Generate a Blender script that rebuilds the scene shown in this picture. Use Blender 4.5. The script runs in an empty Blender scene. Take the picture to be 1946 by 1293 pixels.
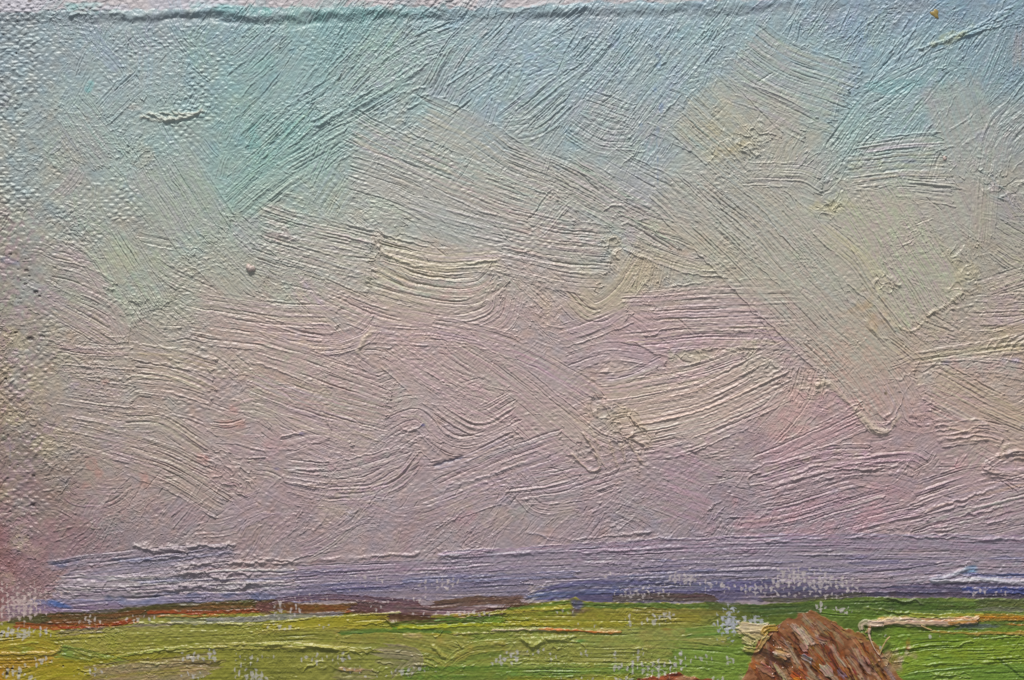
import bpy, math
import numpy as np

# ------------------------------------------------------------------ camera, light, exposure
S = 0.0001                     # one unit of the painting's own grid = 0.1 mm
W, Hh = 1946.0, 1293.0         # the framed part of the canvas, in grid units
scene = bpy.context.scene
cd = bpy.data.cameras.new('camera'); cam = bpy.data.objects.new('camera', cd)
scene.collection.objects.link(cam); scene.camera = cam
CAM_Z = 0.42
BASE_Z = 0.018                 # top face of the stretched canvas above the ground plane
cd.sensor_width = 36.0
cd.lens = 36.0*CAM_Z/(W*S)
cam.location = (W*S/2, -Hh*S/2, BASE_Z+CAM_Z)
cd.clip_start = 0.01; cd.clip_end = 50.0

world = bpy.data.worlds.new('World'); scene.world = world; world.use_nodes = True
world.node_tree.nodes['Background'].inputs[0].default_value = (0.93, 0.96, 1.0, 1)
world.node_tree.nodes['Background'].inputs[1].default_value = 0.33

ld = bpy.data.lights.new('top_light', 'AREA'); ld.shape = 'RECTANGLE'  # area lamp out of frame, raking over the relief from the top
ld.size = 0.5; ld.size_y = 0.26; ld.energy = 39.0; ld.color = (1.0, 0.965, 0.91)
lamp = bpy.data.objects.new('top_light', ld); scene.collection.objects.link(lamp)
from mathutils import Vector
LP = Vector((W*S/2-0.22, 1.35, 0.80)); TG = Vector((W*S/2, -Hh*S/2, BASE_Z))
lamp.location = LP
lamp.rotation_euler = (TG-LP).to_track_quat('-Z', 'Y').to_euler()

scene.view_settings.view_transform = 'Standard'; scene.view_settings.look = 'None'
scene.view_settings.exposure = 0.0; scene.view_settings.gamma = 1.0
scene.cycles.use_denoising = False
scene.cycles.max_bounces = 4

# ------------------------------------------------------------------ numeric paint table
STEP = 1.0
X0, X1, Y0, Y1 = -70.0, W+70, -70.0, Hh+70
nx = int((X1-X0)/STEP)+1; ny = int((Y1-Y0)/STEP)+1
xs = (X0+np.arange(nx)*STEP).astype(np.float32); ys = (Y0+np.arange(ny)*STEP).astype(np.float32)
XX, YY = np.meshgrid(xs, ys)
rng = np.random.default_rng(11)

def tex(n, m, sy, sx, seed=None):
    r = np.random.default_rng(seed) if seed is not None else rng
    a = r.standard_normal((n, m)).astype(np.float32)
    fy = np.fft.fftfreq(n)[:, None]; fx = np.fft.rfftfreq(m)[None, :]
    g = np.exp(-2*(math.pi**2)*((fy*sy)**2+(fx*sx)**2))
    a = np.fft.irfft2(np.fft.rfft2(a)*g, s=(n, m)).astype(np.float32)
    return a/a.std()

def samp(T, u, v):             # bilinear, wrapping; u = column, v = row
    n, m = T.shape
    u0 = np.floor(u); v0 = np.floor(v); fu = u-u0; fv = v-v0
    i = u0.astype(np.int32) % m; j = v0.astype(np.int32) % n
    i1 = (i+1) % m; j1 = (j+1) % n
    return (T[j, i]*(1-fu)+T[j, i1]*fu)*(1-fv)+(T[j1, i]*(1-fu)+T[j1, i1]*fu)*fv

BT = tex(1024, 1024, 1.15, 11, 1)      # bristle marks: row = across, col = along / 2
BT2 = tex(1024, 1024, 3.2, 22, 2)      # broader furrows
BT3 = tex(512, 1024, 0.75, 5, 3)       # fine scratches
NF = tex(1024, 1024, 1.0, 1.0, 4)
NM = tex(1024, 1024, 3.5, 3.5, 5)
NL = tex(1024, 1024, 14, 14, 6)
NX = tex(1024, 1024, 45, 45, 7)

def N(T, sc=1.0, ox=0, oy=0, x=None, y=None):
    x = XX if x is None else x; y = YY if y is None else y
    return samp(T, x/sc+ox+300, y/sc+oy+300)

def smooth(e0, e1, t):
    t = np.clip((t-e0)/(e1-e0), 0, 1); return t*t*(3-2*t)

# state
HP = np.zeros_like(XX)                          # paint relief (units)
WV = np.ones_like(XX)                           # how far the weave shows in relief
C = np.zeros((ny, nx, 3), np.float32)
GL = np.full_like(XX, 0.44)                     # roughness
LB = np.ones(XX.shape, np.int8)                 # which paint: 0 ground canvas, 1 sky ...
CANVAS, SKY, HILLS, RUST, FIELD, STACK, STACK2, CREAM, RIBBON = range(9)

# ------------------------------------------------------------------ plain weave of the linen
def v_(y): return y
def weave_h(x, y):
    px, py = 10.3, 7.9
    u = (x+4.5*N(NL, 1.6, 0, 0, x, y)+1.7*N(NM, 1.1, 5, 9, x, y))/px
    w = (y+2.6*N(NL, 1.6, 90, 40, x, y)+1.4*N(NM, 1.1, 55, 29, x, y)+0.004*x)/py
    fu = np.abs(np.sin(math.pi*u)); fw = np.abs(np.sin(math.pi*w))
    a = np.cos(math.pi*(w+np.floor(u))); b = np.cos(math.pi*(u+np.floor(w)+0.5))
    warp = fu**0.7*(0.5+0.5*a); weft = fw**0.7*(0.5+0.5*b)
    k1 = 1+.35*samp(NM, u*3.1, v_(y)/30+0*x); k2 = 1+.4*samp(NL, x/2.2, w*3.7)
    return np.maximum(warp*.50*k1, weft*1.0*k2)*(1+.22*N(NM, 1.6, 31, 11, x, y))
WEAVE = weave_h(XX, YY)

# ------------------------------------------------------------------ pigment mixed on the canvas
gx = np.array([0, 243, 486, 730, 973, 1216, 1460, 1703, 1946], np.float32)
gy = np.array([0, 130, 260, 390, 520, 650, 780, 910, 1030], np.float32)
GRID = """
150,160,168 158,172,180 150,176,182 144,176,180 155,178,188 160,182,194 158,176,188 150,172,188 138,160,182
160,172,178 162,178,182 152,180,182 156,182,182 160,182,192 160,182,190 162,182,186 156,180,188 142,168,180
164,174,174 166,180,178 150,182,178 170,184,182 172,182,180 172,182,182 180,182,172 162,184,182 170,174,172
164,174,168 166,178,172 156,184,178 175,186,180 178,182,178 172,178,178 178,182,174 178,182,172 168,174,170
160,164,160 162,176,166 172,178,168 186,184,170 184,178,174 184,180,164 180,182,170 178,182,168 172,172,160
164,156,146 176,170,160 186,170,166 188,168,168 182,166,170 186,164,170 182,168,166 182,174,160 186,172,158
160,150,138 174,164,158 184,166,166 184,166,168 182,164,168 190,174,166 190,172,168 186,160,162 186,168,158
150,138,132 170,154,156 176,158,162 178,162,168 174,158,166 172,154,164 174,154,164 176,154,162 180,158,162
148,114,120 154,140,150 168,152,158 170,152,162 168,154,164 164,152,166 158,146,164 156,142,160 160,146,162"""
G = np.array([[list(map(float, c.split(','))) for c in row.split()] for row in GRID.strip().split('\n')], np.float32)

G[:3] = G[:3]*.92+G[:3].mean(-1, keepdims=True)*.08+np.array([-8, 0, 1], np.float32); G[3:] *= np.array([1.01, 1, .975], np.float32); G[3:7] = G[3:7]*.8+G[3:7].mean(-1, keepdims=True)*.2; G[7:] = G[7:]*.8+G[7:].mean(-1, keepdims=True)*.2
def basecol(x, y):
    u = np.clip(np.interp(x, gx, np.arange(9)), 0, 7.999); v = np.clip(np.interp(y, gy, np.arange(9)), 0, 7.999)
    i = u.astype(int); j = v.astype(int); fu = u-i; fv = v-j
    fu = fu*fu*(3-2*fu); fv = fv*fv*(3-2*fv)
    fu = fu[..., None]; fv = fv[..., None]
    return (G[j, i]*(1-fu)+G[j, i+1]*fu)*(1-fv)+(G[j+1, i]*(1-fu)+G[j+1, i+1]*fu)*fv

wx = XX+34*N(NL, 2.0)+22*N(NX, 1.0, 50, 80); wy = YY+30*N(NL, 2.0, 200, 100)+22*N(NX, 1.0, 500, 10)
C[:] = basecol(wx, wy)
C += (N(NL, .8, 20, 30)*3.5)[..., None]*np.array([.6, 1, .9], np.float32)
C += (N(NM, 1.6, 20, 330)*2.5)[..., None]*np.array([1.1, .2, -.6], np.float32)

# ------------------------------------------------------------------ the brush
def spline(pts, n=None):
    P = np.array(pts, np.float32)
    if len(P) == 2:
        n = n or 4
        t = np.linspace(0, 1, n+1)[:, None]; return P[0]*(1-t)+P[1]*t
    E = np.vstack([2*P[0]-P[1], P, 2*P[-1]-P[-2]])
    out = []
    k = 7
    for i in range(1, len(E)-2):
        p0, p1, p2, p3 = E[i-1], E[i], E[i+1], E[i+2]
        for t in np.arange(k)/k:
            out.append(0.5*((2*p1)+(-p0+p2)*t+(2*p0-5*p1+4*p2-p3)*t*t+(-p0+3*p1-3*p2+p3)*t**3))
    out.append(P[-1]); return np.array(out, np.float32)

def field_of(path, r):
    x0, y0 = path.min(0)-r; x1, y1 = path.max(0)+r
    i0 = max(0, int((x0-X0)/STEP)); i1 = min(nx, int((x1-X0)/STEP)+2)
    j0 = max(0, int((y0-Y0)/STEP)); j1 = min(ny, int((y1-Y0)/STEP)+2)
    if i1 <= i0+1 or j1 <= j0+1: return None
    x = XX[j0:j1, i0:i1]; y = YY[j0:j1, i0:i1]
    best = np.full(x.shape, 1e9, np.float32); s = np.zeros_like(x); v = np.zeros_like(x)
    L = 0.0; n = len(path)-1
    for k in range(n):
        a = path[k]; d = path[k+1]-a; l = float(np.hypot(*d))
        if l < 1e-3: continue
        tx, ty = d/l
        rx = x-a[0]; ry = y-a[1]
        t = rx*tx+ry*ty; w = -rx*ty+ry*tx
        lo = 0.0 if k > 0 else -1e9; hi = l if k < n-1 else 1e9
        tc = np.clip(t, lo, hi)
        d2 = (t-tc)**2+w*w
        m = d2 < best
        best = np.where(m, d2, best); s = np.where(m, L+tc, s)
        v = np.where(m, np.where(w >= 0, 1, -1)*np.sqrt(d2), v)
        L += l
    return (slice(j0, j1), slice(i0, i1)), s, v, L, x, y

MIX = [0.0]
def stroke(pts, w, col=None, a=1.0, al=.8, e=.5, en=.8, t=.6, fill=.6, lab=None, rag=7, var=6, fine=1.0,
           dry=0.0, seed=None, tint=None, rough=None, soft=1.5):
    """one drag of a bristle brush: relief, ridges at its sides and end, pigment"""
    sd = seed if seed is not None else int(rng.integers(0, 100000))
    path = spline(pts); r = w/2+rag+14
    F = field_of(path, r)
    if F is None: return
    sl, s, v, L, x, y = F
    q = np.random.default_rng(sd); o1, o2, o3, o4 = q.random(4)*1000
    s2 = s
    vw = v+0.8*samp(NL, x/1.6+o1, y/1.6+o2)+0.35*samp(NM, x/1.2+o2, y/1.2+o3)
    half = w/2+0.16*w*samp(BT2, s/8+o1, o2+0*s+(v > 0)*77)*0.35+samp(NF, s/2.5+o3, (v > 0)*31+o4+0*s)*0.8
    edge = smooth(0, soft, half-np.abs(vw))
    offe = rag*(samp(BT2, o3+0*s, vw*1.3+o1)*0.8+samp(BT, o4+0*s, vw*1.2+o2)*.55)
    offs = rag*(samp(BT2, o1+0*s, vw*1.3+o4)*0.6+samp(BT, o2+0*s, vw*1.2+o3)*.4)
    m = edge*smooth(0, soft*1.4, s2-offs)*smooth(0, soft*1.4, L+offe-s2)
    b1 = samp(BT, s/3.4+o1, vw*1.5+o2); b2 = samp(BT2, s/2.6+o3, vw*1.65+o4); b3 = samp(BT3, s/2.0+o2, vw*1.1+o1)
    crest = np.maximum(0, b1-1.1)*1.0; cut = np.maximum(0, -b1-.8)*1.3
    br = 0.33*b1+0.17*b2+fine*0.15*b3+.50*crest-.55*cut
    if dry > 0:
        keep = smooth(-.25, .35, b1*.5+b2*.45+(1.6*(WEAVE[sl]-.55))+1.2*(1-dry*1.6)); m = m*keep
    br = br*np.clip(.95+.28*samp(NL, x/1.3+o2, y/1.3+o4)+.18*samp(NM, s/4+o1, vw/2+o2), .15, 1.7)
    fe = np.exp(-((half-np.abs(vw)-1.5)/1.7)**2)*smooth(0, 8, s-offs)*smooth(-3, 3, L+offe-s)
    ev = 0.6+0.5*samp(NL, x/1.1+o4, y/1.1+o1)
    ee = np.exp(-((L+offe-s-2.0)/2.0)**2)*edge*(0.7+0.6*samp(BT2, o2+0*s, vw*2+o1))
    H = HP[sl]
    Hm = H*(1-fill*.75)
    rel = a*(br*0.74)+t*.9
    Hn = H*(1-m)+m*(Hm+rel)+e*fe*np.clip(ev, 0, 2)*m**.5*1.5+en*np.clip(ee, 0, 2)*1.5*np.clip(m*2, 0, 1)
    HP[sl] = Hn
    WV[sl] *= 1-m*fill*.60
    if col is None:
        cc = basecol(x, y)
        if tint is not None: cc = cc+np.array(tint, np.float32)
    else:
        cc = np.zeros(x.shape+(3,), np.float32)+np.array(col, np.float32)
        if MIX[0]: cc = cc*(1-MIX[0])+basecol(x, y)*MIX[0]
    hue = np.array([q.normal(), q.normal(), q.normal()], np.float32)*.5+.7
    cc = cc+(b2*var*.6+b1*var*.35)[..., None]*hue
    cc = cc+b3[..., None]*(q.normal(size=3).astype(np.float32)*var*.30)+(samp(NM, x/1.2+o3, y/1.2+o1)*var*.28)[..., None]*q.normal(size=3).astype(np.float32)
    cs = 17.0 if lab == SKY else 1.5
    mc = m if lab != SKY else smooth(-3, cs, half-np.abs(vw))*smooth(-3, cs*1.3, s2-offs)*smooth(-3, cs*1.3, L+offe-s2)
    am = (mc*al*np.clip(.88+.2*b2+.12*b1, 0, 1))[..., None]
    C[sl] = C[sl]*(1-am)+cc*am
    if rough is not None: GL[sl] = GL[sl]*(1-m)+rough*m
    if lab is not None: LB[sl][m > .5] = lab

def ridge(pts, w=2.5, h=1.2, col=None, al=.6, wob=1.2, side=0.0, lab=None, brk=.5):
    """a lip of paint squeezed up along a line; side>0 gives it a lower flank on one side"""
    path = spline(pts); F = field_of(path, w*5+6)
    if F is None: return
    sl, s, v, L, x, y = F
    o = rng.random(4)*1000
    vv = v+wob*samp(NM, x/1.4+o[0], y/1.4+o[1])+.5*wob*samp(NF, x/1.6+o[2], y/1.6+o[3])
    ww = w*(1+.35*samp(NL, s/1.5+o[1], o[2]+0*s))
    g = np.exp(-(vv/np.maximum(ww, .8))**2)
    g *= smooth(-2, 6, s)*smooth(-2, 6, L-s)*np.clip(1+brk*samp(NL, s/1.2+o[3], o[0]+0*s), .1, 1.9)
    HP[sl] += 1.22*h*g
    if side: HP[sl] += side*smooth(0, 1.2, vv)*np.exp(-np.maximum(vv, 0)/(3*w))*smooth(0, 8, s)*smooth(0, 8, L-s)
    if col is not None:
        am = (np.clip(g*1.3, 0, 1)*al)[..., None]
        C[sl] = C[sl]*(1-am)+np.array(col, np.float32)*am
    if lab is not None: LB[sl][g > .45] = lab

def ruffle(pts, w, h=1.3, col=None, al=.4, sc=1.0, tilt=None):
    """torn, crumpled paint where a stroke lifts off"""
    path = spline(pts); F = field_of(path, w)
    if F is None: return
    sl, s, v, L, x, y = F
    o = rng.random(4)*900
    m = smooth(w/2, w/2-9, np.abs(v)+4*samp(NM, x/2+o[0], y/2+o[1]))*smooth(-4, 6, s)*smooth(-4, 6, L-s)
    xx, yy = x, y
    if tilt is not None:
        c, n_ = math.cos(math.radians(tilt)), math.sin(math.radians(tilt))
        xx = (x*c+y*n_)/2.2; yy = -x*n_+y*c
    xx = xx+3*samp(NM, x/1.5+o[2], y/1.5); yy = yy+3*samp(NM, x/1.5+o[3], y/1.5)
    n1 = samp(NM, xx/sc*.85+o[0], yy/sc*.85+o[2])
    rr = np.maximum(0, 1-np.abs(n1)*2.2)
    HP[sl] += m*h*(rr*1.3+.35*n1)
    if col is not None:
        am = (m*al*np.clip(.5+.5*samp(NL, x+o[1], y+o[0]), .1, 1))[..., None]
        C[sl] = C[sl]*(1-am)+np.array(col, np.float32)*am

BS = [1.0]
def blot(x0, y0, rx, ry, col, al=.5, nz=.35, ang=0, lab=None, t=0):
    """a smear of another pigment"""
    R = max(rx, ry)*1.7+6
    F = field_of(np.array([[x0-.5, y0], [x0+.5, y0]], np.float32), R)
    if F is None: return
    sl, _, _, _, x, y = F
    c, n_ = math.cos(math.radians(ang)), math.sin(math.radians(ang))
    dx, dy = x-x0, y-y0
    u = (dx*c+dy*n_)/rx; w = (-dx*n_+dy*c)/ry
    o = rng.random(2)*900
    d = np.sqrt(u*u+w*w)+nz*samp(NM, x/1.6+o[0], y/1.6+o[1])+nz*.5*samp(NL, x/1.2+o[1], y/1.2+o[0])
    m = smooth(1.35, .45, d)
    am = (m*al*BS[0]*np.clip(.85+.25*samp(NM, x/1.1+o[1], y/1.1+o[0]), 0, 1.1))[..., None]
    C[sl] = C[sl]*(1-am)+np.array(col, np.float32)*am
    if t: HP[sl] += t*m
    if lab is not None: LB[sl][m > .5] = lab

def hedge(x, knots):
    k = np.array(knots, np.float32); return np.interp(x, k[:, 0], k[:, 1])

def weavegap(x0, y0, rx, ry, lo=.62, col=(186, 184, 190), nz=.45, vert=.5, al=.85):
    """paint missed the raised threads: the white ground shows on them"""
    R = max(rx, ry)*1.5+10
    F = field_of(np.array([[x0-.5, y0], [x0+.5, y0]], np.float32), R)
    if F is None: return
    sl, _, _, _, x, y = F
    px, py = 10.3, 7.9
    u = (x+1.6*samp(NL, x/1.6, y/1.6)+1.0*samp(NM, x/1.2, y/1.2)+.9*samp(NF, x/1.6, y/2))/px
    w = (y+1.2*samp(NL, x/1.6+90, y/1.6)+1.0*samp(NM, x/1.2+40, y/1.2)+.9*samp(NF, x/1.6+70, y/2))/py
    warp = (np.abs(np.sin(math.pi*u))**1.7)*(.72+.28*np.cos(math.pi*(w+np.floor(u))))*(1+.10*samp(NF, np.floor(u)*7.3, 0*u+x0))
    weft = (np.abs(np.sin(math.pi*w))**1.9)*(.66+.34*np.cos(math.pi*(u+np.floor(w)+.5)))*(1+.10*samp(NF, 0*w+y0, np.floor(w)*7.3))
    th = np.maximum(warp*(.75+.5*vert), weft*(1.25-.5*vert))
    d = np.sqrt(((x-x0)/rx)**2+((y-y0)/ry)**2)
    o = rng.random(2)*900
    m = th-lo-.05-np.maximum(0, d-.35)*.75+nz*.30*samp(NM, x/1.7+o[0], y/1.7+o[1])+nz*.28*samp(NL, x/1.3+o[1], y/1.3+o[0])
    g = smooth(0, .2, m)*smooth(1.45, 1.2, d)
    am = (g*al)[..., None]
    C[sl] = C[sl]*(1-am)+(np.array(col, np.float32)+(samp(NF, x, y)*5)[..., None])*am
    HP[sl] = HP[sl]*(1-.5*g)+g*.45
    LB[sl][g > .6] = CANVAS
# ------------------------------------------------------------------ the top hem of the canvas
top = hedge(XX, [(-70, 26), (100, 22), (250, 20), (420, 14), (520, 15), (800, 14), (950, 16), (1100, 9), (1300, 5), (1440, -2), (1600, -6), (1750, -4), (1946, -12), (2016, -14)])
def put(m, col, al=1.0, var=5, lab=None):
    am = (m*al)[..., None]
    n = (N(BT2, 1.0, 3, 4)*var*.6+N(NM, 1, 3, 4)*var*.4)[..., None]
    C[:] = C*(1-am)+(np.array(col, np.float32)+n)*am
    if lab is not None: LB[m > .5] = lab
up = smooth(2, -3, YY-top+2.5*N(NM, 1.5, 7, 7))
LB[:] = SKY
put(up, (176, 175, 180), lab=CANVAS)
WV[:] = np.where(YY < top, 2.2, 1.0)
C[XX < 560] = C[XX < 560]   # the left of the hem keeps some blue
hm = smooth(560, 380, XX)*up
put(hm*smooth(-.6, .5, N(NL, 1, 9, 1)), (176, 182, 196), .7)

WV *= .55+.35*smooth(520, 380, XX)*smooth(700, 420, YY)+.35*smooth(150, 30, XX)
MIX[0] = .47; BS[0] = .62
WV *= np.where(YY > 1140, .5, 1)

# ------------------------------------------------------------------ rubbed-in first layer of the sky
def fdir(x, y):
    if y > 960: return -42 if rng.random() < .6 else -8
    if x < 110: return rng.choice([-50, 0, 10])
    if y < 330 and x > 430: return -52
    if x < 430 and y < 420: return rng.choice([-55, 55, 60])
    if y < 640: return 33 if x < 1500 else rng.choice([40, 60, 5])
    return rng.choice([5, 22, -22, -30]) if x > 700 else rng.choice([5, 18, 30])
pts_ = [(x+rng.uniform(-25, 25), y+rng.uniform(-20, 20)) for x in range(-40, 2000, 52) for y in range(20, 1120, 40)]
rng.shuffle(pts_)
for (x, y) in pts_:
    a = math.radians(fdir(x, y)+rng.normal()*12)
    L = rng.uniform(30, 85); dx, dy = math.cos(a)*L/2, math.sin(a)*L/2
    lf = x < 120
    if lf and rng.random() < .6: continue
    bend = rng.normal()*5
    stroke([(x-dx, y-dy), (x-bend*math.sin(a), y+bend*math.cos(a)), (x+dx, y+dy)], rng.uniform(22, 58), None,
           a=rng.uniform(.4, .95), al=.4, e=.25, en=.35, t=.2, fill=.30 if not lf else .1, tint=tuple(rng.normal(size=3)*4), var=5, rag=9)

def s(pts, w, col=None, **k):
    k.setdefault('lab', SKY); stroke(pts, w, col, **k)
# short scratchy up-strokes along the top
for i in range(230):
    x = rng.uniform(430, 1946); y = rng.uniform(12, 330)
    if (640 < x < 1130 and y > 225) or (1290 < x < 1620 and 100 < y < 300): continue
    a = math.radians(-52+rng.normal()*9); L = rng.uniform(25, 75)
    dx, dy = math.cos(a)*L/2, math.sin(a)*L/2
    s([(x-dx, y+dy*-1), (x+dx, y+dy)], rng.uniform(8, 30), None, a=rng.uniform(.7, 1.5), al=.35, e=.4, en=.6, t=.25, fill=.3, tint=tuple(rng.normal(size=3)*5), rag=12)

# upper left
s([(300, 85), (292, 190)], 120, (168, 186, 184), a=.55, t=.2, fill=.5, al=.6, e=.1)
s([(138, 206), (212, 305)], 78, (170, 180, 174), a=.9, t=.35, al=.6, e=.5)
s([(120, 240), (165, 300)], 46, (172, 170, 166), a=.7, al=.6)
s([(196, 215), (262, 150)], 46, (158, 182, 188), a=1.2, al=.6, en=.3)
s([(300, 295), (400, 455)], 112, (174, 182, 174), a=.85, t=.35, al=.65, e=.45)
s([(195, 455), (288, 598)], 112, (172, 184, 172), a=.95, t=.45, al=.75, e=.6)
blot(240, 490, 34, 18, (186, 196, 160), .5)
blot(225, 520, 30, 22, (186, 182, 158), .45)
blot(150, 420, 55, 26, (160, 186, 182), .45, ang=-15); blot(330, 260, 95, 45, (168, 192, 186), .6)
blot(245, 180, 110, 30, (162, 186, 190), .5)
s([(92, 476), (150, 498), (196, 560)], 50, (182, 164, 164), a=1.1)
s([(105, 520), (150, 530), (205, 560)], 60, (184, 166, 168), a=1.3, en=1)
s([(70, 560), (140, 600), (235, 655)], 60, (182, 166, 164), a=1)
s([(150, 560), (215, 590), (240, 640)], 46, (184, 166, 166), a=1.2)
ruffle([(225, 590), (290, 585), (330, 620)], 60, 1.1, (178, 186, 168), .5)
ruffle([(245, 575), (330, 560)], 40, 1.0)
ruffle([(240, 268), (285, 310)], 46, 1.0, (178, 178, 158), .4)
ruffle([(40, 380), (80, 400)], 40, .8)
blot(172, 163, 6, 12, (110, 190, 192), .8, ang=30); blot(188, 178, 5, 8, (110, 190, 192), .7, ang=-30)
blot(146, 12, 26, 8, (120, 190, 192), .7); blot(372, 8, 22, 9, (130, 192, 194), .75); blot(455, 20, 32, 14, (110, 180, 182), .7)
blot(260, 205, 18, 5, (200, 186, 180), .4); blot(20, 497, 18, 7, (132, 138, 172), .7, ang=15)

# teal diagonals
T1 = (124, 180, 178); T2 = (146, 184, 180)
s([(600, 165), (640, 95), (690, 15)], 92, (126, 176, 178), a=.9, t=.3, al=.7, fill=.5)
s([(470, 262), (540, 190), (600, 110)], 84, (150, 184, 184), a=1.2, al=.55)
s([(452, 120), (520, 60)], 70, (158, 178, 184), a=1.0, al=.4)
s([(640, 176), (700, 110), (770, 30)], 86, (168, 186, 180), a=1.1, al=.65)
s([(700, 170), (790, 110), (870, 78)], 84, (174, 188, 180), a=1.2, al=.6)
s([(832, 178), (880, 100), (950, 26)], 86, (168, 184, 182), a=1.2, al=.5)
s([(500, 300), (570, 240), (660, 180)], 90, (152, 188, 184), a=1.3, al=.6, en=1)
s([(462, 348), (540, 276), (610, 205)], 70, (132, 184, 180), a=1.5, al=.65)
s([(452, 400), (540, 330), (665, 255)], 78, (150, 190, 182), a=1.6, al=.75, t=.7, e=.8)
s([(432, 372), (470, 335), (530, 285)], 40, (122, 180, 174), a=1.4, al=.6)
s([(590, 350), (625, 280)], 66, (150, 188, 182), a=.7, al=.7)
s([(610, 400), (650, 330)], 80, (156, 186, 180), a=.6, al=.7)
for k in range(5):
    y = 205+k*10
    ridge([(590+k*14, y+26), (650+k*12, y-2), (720+k*22, y-40-k*3), (770+k*20, y-60)], 2.2, 1.5-.12*k)
ridge([(600, 240), (630, 222), (690, 190), (740, 170), (860, 86)], 2.4, 1.6)
ruffle([(600, 210), (690, 205), (780, 215)], 44, 1.1, tilt=-40)
s([(660, 235), (760, 175)], 40, (168, 188, 184), a=1.3, al=.4)
s([(860, 170), (950, 110)], 60, (160, 178, 188), a=.9, al=.4)
blot(845, 180, 34, 14, (166, 170, 190), .45); blot(500, 130, 26, 20, (140, 192, 190), .5); blot(510, 25, 9, 7, (90, 178, 168), .8)
blot(545, 240, 20, 10, (120, 184, 182), .5); blot(482, 265, 10, 24, (112, 178, 176), .6); blot(470, 130, 30, 14, (150, 195, 192), .4)
# upper middle & right
for i in range(9):
    x = 1085+i*24; y = 150+i*3
    s([(x-70, y+92), (x, y), (x+72, y-88)], 30, (160+i, 180, 188), a=1.3, al=.45, e=.5, rag=14)
s([(960, 235), (1030, 180), (1110, 120)], 60, (160, 182, 184), a=1.4, al=.6)
s([(960, 250), (1020, 240), (1080, 190)], 46, (162, 184, 184), a=1.4, al=.5)
s([(985, 130), (1085, 90)], 90, (156, 182, 190), a=.5, al=.6)
s([(1190, 170), (1215, 140), (1250, 100)], 60, (166, 184, 178), a=1.4, al=.5, en=1.2)
ruffle([(1005, 122), (1100, 108)], 22, 1.1, tilt=-30); ruffle([(1160, 120), (1290, 160)], 60, .9, tilt=-50)
s([(1260, 200), (1345, 240)], 110, (176, 182, 178), a=.6, al=.5)
s([(1085, 235), (1140, 270), (1200, 275)], 60, (176, 174, 180), a=1.1, al=.55)
s([(1110, 195), (1200, 225)], 60, (172, 178, 176), a=.9, al=.5)
s([(1400, 96), (1480, 150), (1608, 196)], 128, (180, 182, 174), a=1.05, t=.6, al=.8, e=.6, en=1.1)
s([(1385, 178), (1460, 205), (1540, 246)], 60, (182, 176, 168), a=1.1, t=.5, al=.7, en=1.0)
s([(1330, 162), (1448, 282)], 96, (184, 184, 164), a=.85, t=.5, al=.8, e=.8)
s([(1285, 222), (1390, 318)], 76, (184, 180, 156), a=.95, t=.5, al=.8, e=.9, en=1.4)
blot(1385, 235, 50, 26, (192, 186, 150), .45, ang=40)
ruffle([(1345, 305), (1400, 280), (1460, 250)], 52, 1.8, (186, 190, 172), .6, tilt=45)
for p in ([(1395, 256), (1425, 264), (1448, 268)], [(1400, 270), (1425, 285), (1440, 300)], [(1375, 278), (1400, 300), (1420, 325)], [(1350, 290), (1372, 305), (1385, 322)], [(1335, 300), (1350, 312)]):
    ridge(p, 2.2, 2.2, (190, 192, 174), .5)
blot(1380, 290, 22, 9, (178, 164, 116), .5, ang=-25); blot(1470, 40, 60, 26, (142, 168, 180), .35); blot(1560, 40, 50, 20, (160, 168, 190), .4)
s([(1640, 200), (1720, 160), (1830, 110)], 76, (146, 182, 184), a=1.1, al=.6)
s([(1600, 300), (1660, 220), (1740, 150)], 90, (158, 184, 182), a=1.0, al=.55)
s([(1700, 250), (1800, 130)], 60, (156, 182, 184), a=1.1, al=.5)
s([(1860, 170), (1905, 60)], 60, (146, 172, 190), a=1.0, al=.5)
for k in range(6):
    ridge([(1735+k*12, 96+k*4-k*7), (1830+k*6, 62+k*4-k*4), (1925+k*3, 10+k*7)], 1.7, 1.3)
blot(1800, 74, 42, 7, (184, 190, 140), .55, ang=-24); blot(1830, 66, 22, 4, (190, 190, 130), .5, ang=-24)
for i in range(12):
    s([(1600+i*18, 110+i*2), (1625+i*18, 74)], 14, None, a=1.3, al=.2, t=.1)
for i in range(8): ridge([(1600+i*22, 66+rng.uniform(-8, 8)), (1618+i*22, 38+rng.uniform(-8, 8))], 1.6, 1.0)
blot(1690, 165, 46, 12, (120, 184, 188), .6); blot(1740, 160, 40, 12, (112, 172, 178), .5); blot(1570, 215, 70, 22, (150, 182, 188), .5)
s([(1795, 150), (1850, 330)], 140, (180, 178, 168), a=.75, t=.35, al=.75, e=.35)
s([(1790, 175), (1830, 300)], 90, (178, 180, 174), a=.5, t=.2, al=.5)
blot(1865, 255, 20, 9, (160, 164, 186), .6); blot(1768, 210, 14, 40, (172, 160, 180), .35)
s([(1940, 52), (1938, 140)], 52, (176, 162, 160), a=.9, al=.7)
s([(1950, 200), (1900, 250), (1880, 330)], 60, (170, 178, 178), a=1.0, al=.5)
ruffle([(1915, 215), (1946, 260)], 50, .8)
s([(1632, 286), (1700, 276), (1792, 272)], 36, (190, 190, 176), a=1.3, t=.6, al=.8, e=.8)
s([(1610, 330), (1700, 318), (1800, 316)], 74, (184, 182, 168), a=1.35, t=.5, al=.8, e=.6)
s([(1700, 362), (1790, 366), (1815, 372)], 44, (180, 184, 172), a=1.4, t=.5, al=.7)
blot(1720, 306, 15, 4, (120, 130, 150), .8)
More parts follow.
